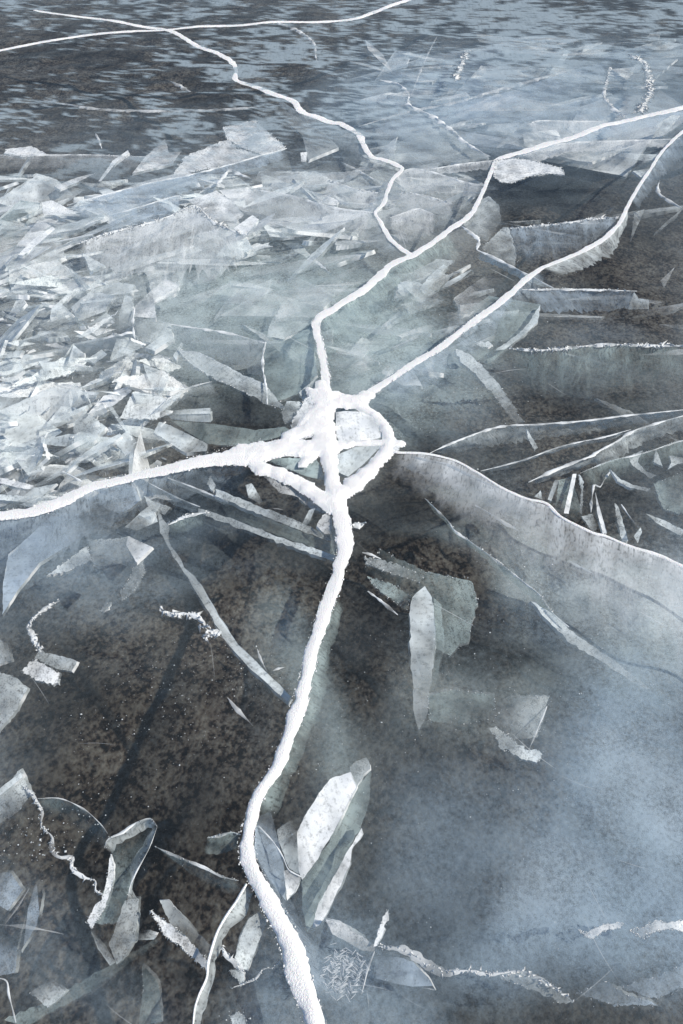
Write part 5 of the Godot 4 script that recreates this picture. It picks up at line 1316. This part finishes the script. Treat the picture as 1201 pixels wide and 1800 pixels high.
	fine_line("hairline_crack", "thin hooked crack ending at the far right snow line", [1718,-5,-5573,1611,-5,-5224,1553,-5,-5022,1563,-5,-4814,1595,-5,-4679], [15.4,14.2,15.4,22.9,23.9], 0.60, 0.70)
	fine_line("hairline_crack", "scalloped pale crack beside the hooked one at far right", [1917,-8,-5833,1959,-8,-5653,1918,-8,-5393,1840,-8,-5081,1747,-8,-4888,1694,-8,-4786], [45.7,35.9,18.1,13.6,21.1,21.9], 0.90, 0.65)
	fine_line("hairline_crack", "faint long crease across the rippled ice above the jumble", [-1761,-10,-4989,-1392,-10,-4829,-979,-10,-4801,-656,-10,-4829,-479,-10,-4875], [19.5,28.0,27.7,27.8,28.1], 0.20, 0.50)
	fine_line("hairline_crack", "zigzag frost thread wandering down the dark lower left ice", [-690,-20,-772,-661,-20,-749,-630,-20,-713,-622,-20,-682,-596,-20,-660,-586,-20,-630,-567,-20,-618,-543,-20,-616,-540,-20,-598,-511,-20,-579,-486,-20,-572,-482,-20,-555,-463,-20,-546], [5.5,6.4,5.5,6.4,5.3,5.2,6.4,6.0,5.0,6.0,4.9,6.0,5.9], 1.00, 0.85)
	fine_line("hairline_crack", "bright squiggle of frost at the lower left corner", [-629,-20,-402,-610,-20,-397,-599,-20,-375,-586,-20,-353,-574,-20,-332], [3.5,4.3,3.8,4.7,3.8], 0.50, 0.70)
	fine_line("hairline_crack", "straight dark-ice scratch beside the pale lower left plate", [-621,-40,-565,-633,-40,-532,-649,-40,-500], [3.8,3.7,3.7], 0.20, 0.50)
	fine_line("hairline_crack", "faint level crease in the lower left ice", [-666,-60,-504,-621,-60,-501,-575,-60,-494,-538,-60,-487], [4.2,5.1,4.0,3.0], 0.30, 0.35)
	fine_line("hairline_crack", "curved white rim between the widest ridge and the big white blade", [-170,-3,-674,-139,-3,-643,-117,-3,-612,-104,-3,-587,-79,-3,-574], [3.4,4.5,4.4,5.4,4.3], 0.20, 0.95)
	fine_line("hairline_crack", "ragged frost tail at the foot of the small blade", [-223,-20,-453,-213,-20,-437,-193,-20,-425,-179,-20,-408], [5.0,5.8,6.7,5.8], 0.90, 0.90)
	fine_line("hairline_crack", "wavy frost hair crossing to the widest ridge near the bottom", [-196,-20,-387,-168,-20,-396,-154,-20,-403,-144,-20,-416,-126,-20,-419,-115,-20,-427], [2.9,3.9,4.0,3.0,2.9,3.0], 0.70, 0.75)
	fine_line("hairline_crack", "thin line hanging below the frosty spike near the fern frost", [61,-10,-443,48,-10,-414,42,-10,-394,36,-10,-374], [5.2,4.1,4.1,3.0], 0.30, 0.90)
	fine_line("hairline_crack", "lumpy white crack trailing right from the frosty spike", [69,-20,-455,95,-20,-451,121,-20,-446,142,-20,-432,157,-20,-423,192,-20,-410,213,-20,-413,234,-20,-414,260,-20,-410,280,-20,-408,328,-20,-413,348,-20,-406,371,-20,-394,417,-20,-364], [5.9,7.8,12.0,14.2,11.9,7.6,8.3,7.6,7.7,8.3,8.5,8.2,6.2,4.1], 0.80, 0.60)
	fine_line("hairline_crack", "stepped white frost lip over the dark mottled ice at left", [-468,-30,-1247,-432,-30,-1233,-408,-30,-1236,-373,-30,-1229,-356,-30,-1208,-338,-30,-1183,-309,-30,-1176,-332,-30,-1169,-343,-30,-1158], [12.2,16.2,12.8,13.5,11.9,12.9,12.7,12.4,13.7], 1.00, 0.85)
	fine_line("hairline_crack", "short white splinter line in the dark ice left of the widest ridge", [-269,-30,-991,-239,-30,-956,-203,-30,-917], [6.8,9.4,5.3], 0.40, 0.85)
	fine_line("hairline_crack", "tiny pale sliver below the long thin blade", [-209,-30,-1128,-196,-30,-1094,-180,-30,-1062], [4.2,7.0,4.2], 0.30, 0.50)
	fine_line("hairline_crack", "small white tick beside the end of the long thin blade", [-164,-10,-1052,-151,-10,-1058,-137,-10,-1061], [4.8,8.0,4.8], 0.50, 0.80)
	fine_line("hairline_crack", "white rim curling round the left bank of the dark mottled ice", [-732,-20,-1271,-764,-20,-1243,-783,-20,-1216,-790,-20,-1189,-769,-20,-1155,-742,-20,-1117], [9.9,11.7,13.0,10.3,9.1,7.8], 0.90, 0.70)
	fine_line("hairline_crack", "dotted white streak inside the milky sloping slab, upper", [399,-60,-1662,447,-60,-1617,477,-60,-1589,512,-60,-1558], [11.7,16.1,13.7,9.0], 0.50, 0.80)
	fine_line("hairline_crack", "dotted white streak inside the milky sloping slab, lower", [633,-60,-1443,665,-60,-1416,702,-60,-1387], [6.5,10.7,8.5], 0.50, 0.75)
	fine_line("hairline_crack", "faint scratch low in the milky sloping slab", [782,-50,-1257,815,-50,-1226,846,-50,-1199], [5.9,5.9,3.9], 0.30, 0.60)
	fine_line("hairline_crack", "white stroke above the tall blade in the darkest ice", [58,-40,-1456,81,-40,-1448,109,-40,-1433], [10.4,12.4,6.1], 0.30, 0.95)
	fine_line("hairline_crack", "white stroke below the darkest ice beside the widest ridge", [70,-40,-1319,107,-40,-1283,146,-40,-1240], [7.2,10.6,6.9], 0.20, 0.95)
	fine_line("hairline_crack", "feathery white fleck right of the widest ridge in the darkest ice", [25,-20,-1529,44,-20,-1542,64,-20,-1547], [12.6,17.3,11.1], 1.00, 0.70)
	fine_line("hairline_crack", "thin straight edge down the right of the hanging triangular plate", [486,-50,-980,454,-50,-921,424,-50,-867], [5.1,5.0,6.1], 0.30, 0.70)
	fine_line("hairline_crack", "fine line among the small upright shards at right", [825,-40,-1645,837,-40,-1593,851,-40,-1550], [8.7,8.6,6.5], 0.20, 0.85)
	fine_line("hairline_crack", "bent white wire of ice above the small upright shards", [728,-40,-1612,744,-40,-1671,763,-40,-1727,779,-40,-1720,800,-40,-1752,828,-40,-1791], [6.5,6.5,9.0,8.8,7.2,9.3], 0.40, 0.80)
	fine_line("hairline_crack", "angular white scratch near the right edge beyond the snow line", [1577,-30,-3913,1527,-30,-3768,1557,-30,-3655,1598,-30,-3577], [8.1,17.4,23.7,23.9], 0.30, 0.70)
	fine_line("hairline_crack", "bright rim of the clear plate left of the bent snow line", [-275,-5,-2445,-279,-5,-2373,-275,-5,-2286,-261,-5,-2203,-251,-5,-2139,-245,-5,-2077], [8.8,8.3,7.9,7.8,7.6,7.5], 0.30, 0.85)
	fine_line("hairline_crack", "curved bright edge at the left of the clear window", [-793,-5,-2678,-784,-5,-2597,-771,-5,-2527,-749,-5,-2452], [9.4,8.9,8.2,6.1], 0.30, 0.90)
	fine_line("hairline_crack", "thin white tent of lines on the big tilted plates", [-605,-10,-3812,-583,-10,-3892,-555,-10,-3974,-509,-10,-3932,-445,-10,-3878], [20.4,21.5,34.5,25.5,18.8], 0.30, 0.80)
	fine_line("hairline_crack", "pair of fine creases under the kinked snow line", [-1,-10,-4080,84,-10,-3967,165,-10,-3858], [19.5,25.1,18.2], 0.30, 0.60)
	fine_line("hairline_crack", "thin crossing line at the left end of the snow ridge in the jumble", [-840,-5,-1752,-803,-5,-1727,-769,-5,-1705], [8.9,11.1,11.0], 0.20, 0.90)
	fine_line("hairline_crack", "faint upright scratch in the far blue ice", [683,-10,-6326,535,-10,-5684,410,-10,-5038], [13.9,16.9,13.7], 0.40, 0.40)
	fine_line("hairline_crack", "second faint upright scratch in the far blue ice", [840,-10,-5928,756,-10,-5568,705,-10,-5346], [27.9,36.1,19.7], 0.70, 0.40)
	fine_line("hairline_crack", "pale wandering crease over the far blue ice", [93,-20,-4592,391,-20,-4822,668,-20,-4972,968,-20,-5200,1288,-20,-5434,1502,-20,-5602], [16.4,26.7,28.0,39.6,31.8,22.2], 0.30, 0.40)
	fine_line("hairline_crack", "pale short dash in the rippled ice left of the kinked line", [-1055,-5,-5308,-977,-5,-5203,-906,-5,-5112], [18.6,36.3,26.7], 0.30, 0.70)
	fine_line("hairline_crack", "tiny upright splinter in the rippled ice over the jumble", [-1335,-10,-4464,-1298,-10,-4367,-1255,-10,-4250], [11.5,18.5,10.7], 0.40, 0.70)
	fern_frost([-10,-20,-450,43,-20,-429,39,-20,-389,2,-20,-371,-29,-20,-389,-30,-20,-429])
	jumble([-2021,-2985,-1302,-3105,-1045,-3032,-850,-2938,-755,-2483,-618,-2410,-602,-2172,-605,-2019,-551,-1851,-691,-1752,-832,-1697,-1022,-1625,-1419,-1602], 190, 0.05, 0.21, 41, 0.65, 1.0, [["ice_shard", "slim splinter", 0.13], ["ice_shard", "broad chip", 0.55], ["ice_shard", "narrow chip", 0.28]], "small pieces filling the left jumble", [[-0.93, -2.59, "long white-topped bar below the dark glassy wedge"], [-0.92, -2.65, "pale triangle behind the long white-topped bar"], [-0.95, -2.86, "large grey plate across the top of the jumble"], [-0.96, -2.79, "thin bright bar under the large grey plate"], [-1.12, -2.55, "slender bar left of the long white-topped one"], [-1.11, -2.72, "white lump-topped plate left of the dark glassy wedge"], [-0.99, -2.41, "dark narrow wedge below the white-topped bars"], [-0.97, -2.40, "pale kite-shaped plate right of the dark narrow wedge"], [-0.91, -2.32, "boat-shaped shard at the heart of the jumble"], [-0.67, -2.50, "double bar pointing at the clear window"], [-0.59, -2.44, "small white peg right of the double bar"], [-0.79, -2.41, "curled pale plate left of the double bar"], [-0.67, -2.28, "bright folded plate left of the dark-cored splinter"], [-0.91, -2.15, "tall grey fin in the lower jumble"], [-0.93, -2.04, "long pale bar under the tall grey fin"], [-0.82, -1.84, "long slender rail rising from the ridge's left end"], [-0.68, -1.91, "pale plate right of the slender rail"], [-0.75, -2.06, "thin slanting bar crossing the lower jumble"], [-0.67, -2.16, "pale plate left of the dark-cored splinter, lower"], [-0.86, -2.17, "little white knob above the thin slanting bar"], [-0.96, -1.67, "white band between the rail and the snow ridge"], [-0.55, -1.64, "frosted chip under the glassy ledge"]])
	jumble([-2297,-4016,-1396,-4087,-977,-4016,-525,-4087,-116,-4016,109,-3814,49,-3284,-323,-3232,-735,-3180,-1069,-3032,-1899,-3032], 160, 0.07, 0.36, 42, 0.3, 1.0, [["ice_sheet", "thin pale sheet", 0.4], ["ice_sheet", "pale sliver", 0.16]], "thin sheets among the tilted plates", [[-0.59, -3.61, "tilted frosted plate behind the broad crest"], [-0.44, -3.68, "grey speckled plate right of the tilted frosted plate"], [-0.50, -4.49, "white saw-edged plate under the small glassy block"], [-0.65, -4.23, "broad frosted plate left of the saw-edged one"], [-1.17, -4.11, "bright upright blade by the farthest rail"], [-0.95, -4.23, "twin-pointed pale plate by the farthest rail"], [-1.33, -3.91, "pale sliver below the bright upright blade"], [-1.35, -3.60, "white fan-shaped plate left of the sweeping rail"], [-1.34, -3.28, "straight white blade left of the broad crest"], [-1.37, -3.34, "grey slanted pane right of the dark speckled one"], [-0.20, -4.22, "round pale chip right of the broad crest"], [-0.07, -3.70, "scalloped pale chip on the rippling crests"], [-0.82, -1.84, "long slender rail rising from the ridge's left end"], [-0.68, -1.91, "pale plate right of the slender rail"], [-0.96, -1.67, "white band between the rail and the snow ridge"], [-0.77, -3.96, "long rail of ice sweeping across the upper jumble"], [-0.79, -3.72, "second long slab face below the sweeping rail"], [0.08, -3.79, "rippling crest under the kinked snow line, upper"], [-0.13, -3.66, "rippling crest under the kinked snow line, lower"], [0.41, -3.72, "low crest between the fork lines, upper"], [0.36, -3.58, "low crest between the fork lines, lower"]])
	jumble([161,-6404,2597,-6697,2070,-5003,1431,-4638,842,-4295,470,-5003], 60, 0.14, 0.75, 43, 0.14, 0.75, [["ice_sheet", "faint broad sheet", 0.5], ["ice_sheet", "faint slim sheet", 0.2]], "faint sheets in the far blue ice", [[1.41, -5.69, "lone slim blade in the far blue ice"]])
	jumble([-1,-4087,383,-4681,730,-4123,620,-3686,243,-3180,109,-3814], 34, 0.06, 0.3, 44, 0.3, 0.6, [["ice_sheet", "see-through sheet", 0.5], ["ice_sheet", "see-through sliver", 0.2]], "clear sheets between the fork lines", [[0.41, -3.72, "low crest between the fork lines, upper"], [0.36, -3.58, "low crest between the fork lines, lower"], [0.46, -4.00, "pale wing of ice between the fork lines"], [0.61, -4.10, "pale tongue of ice left of the dark pool"]])
	jumble([-23,-2638,283,-3032,549,-3284,689,-2893,523,-2483,116,-2204,-21,-2237], 30, 0.05, 0.22, 45, 0.3, 0.5, [["ice_sheet", "glassy flake", 0.5], ["ice_sheet", "glassy sliver", 0.16]], "glassy flakes between the right snow lines", [[0.38, -2.96, "bright leaf-shaped shard between the two right snow lines"], [0.47, -2.95, "pale bar beside the leaf-shaped shard"], [0.26, -2.89, "white smudge of frost left of the leaf-shaped shard"], [0.59, -2.58, "glassy wing crossing under the straight snow line"], [0.68, -2.57, "bright lower edge of the glassy wing"], [0.53, -2.48, "row of tiny frost knobs on the glassy wing"]])
	jumble([-882,-3180,-104,-3421,212,-3032,-1,-2678,-127,-2483,-644,-2578,-809,-2719], 34, 0.10, 0.42, 47, 0.2, 0.36, [["ice_sheet", "milky see-through sheet", 0.5], ["ice_sheet", "milky sliver", 0.15]], "milky sheets inside the clear window", [[-0.71, -2.57, "frosted plate below the upper white tilted plate"], [-0.39, -2.26, "bright crusted band between the two speckled pockets"], [-0.22, -2.62, "rounded clear plate above the bright-rimmed one"], [-0.50, -2.05, "box-shaped white shard under the dark speckled pocket"], [-0.51, -2.08, "grey top of the box-shaped shard"], [-0.51, -1.95, "white trough-shaped shard above the left snow ridge"], [-0.35, -1.97, "grey sloping pane right of the trough-shaped shard"], [-0.16, -2.08, "low frosted chip left of the star"], [-0.62, -2.25, "dark-cored upright splinter left of the speckled pocket"], [-0.67, -2.50, "double bar pointing at the clear window"]])
	jumble([819,-3749,1721,-3879,1162,-2079,562,-2049,753,-2483,711,-3032], 16, 0.10, 0.36, 46, 0.1, 0.34, [["ice_sheet", "dim flat ledge", 0.13], ["ice_sheet", "dim slim ledge", 0.07]], "dim ledges in the dark mottled ice at right", [[0.59, -2.58, "glassy wing crossing under the straight snow line"], [0.61, -1.93, "narrow chip below the end of the curled blade"], [-0.23, -4.61, "small glassy block under the kinked snow line"], [-0.50, -4.49, "white saw-edged plate under the small glassy block"], [0.61, -4.10, "pale tongue of ice left of the dark pool"]])
	crushed_ice([-2021,-2985,-1302,-3105,-1045,-3032,-850,-2938,-755,-2483,-618,-2410,-602,-2172,-605,-2019,-551,-1851,-691,-1752,-832,-1697,-1022,-1625,-1419,-1602], 1100)
	flecks([[-0.43,-1.00,0.12,0.09,0.0007,275], [0.46,-1.36,0.11,0.10,0.0008,165], [0.14,-1.04,0.17,0.12,0.0006,192], [-0.24,-1.07,0.07,0.06,0.0007,110], [0.46,-0.94,0.08,0.06,0.0006,110], [-0.05,-0.85,0.08,0.08,0.0006,121], [0.52,-2.44,0.12,0.21,0.0010,137], [0.33,-2.17,0.10,0.12,0.0010,137], [-0.33,-0.66,0.14,0.11,0.0005,121], [-0.54,-0.71,0.05,0.05,0.0010,66], [-0.64,-0.65,0.04,0.03,0.0010,66], [0.62,-1.04,0.14,0.12,0.0006,165], [0.35,-0.64,0.21,0.13,0.0005,220], [-0.19,-0.34,0.02,0.01,0.0010,33], [0.86,-3.07,0.19,0.19,0.0010,82]])
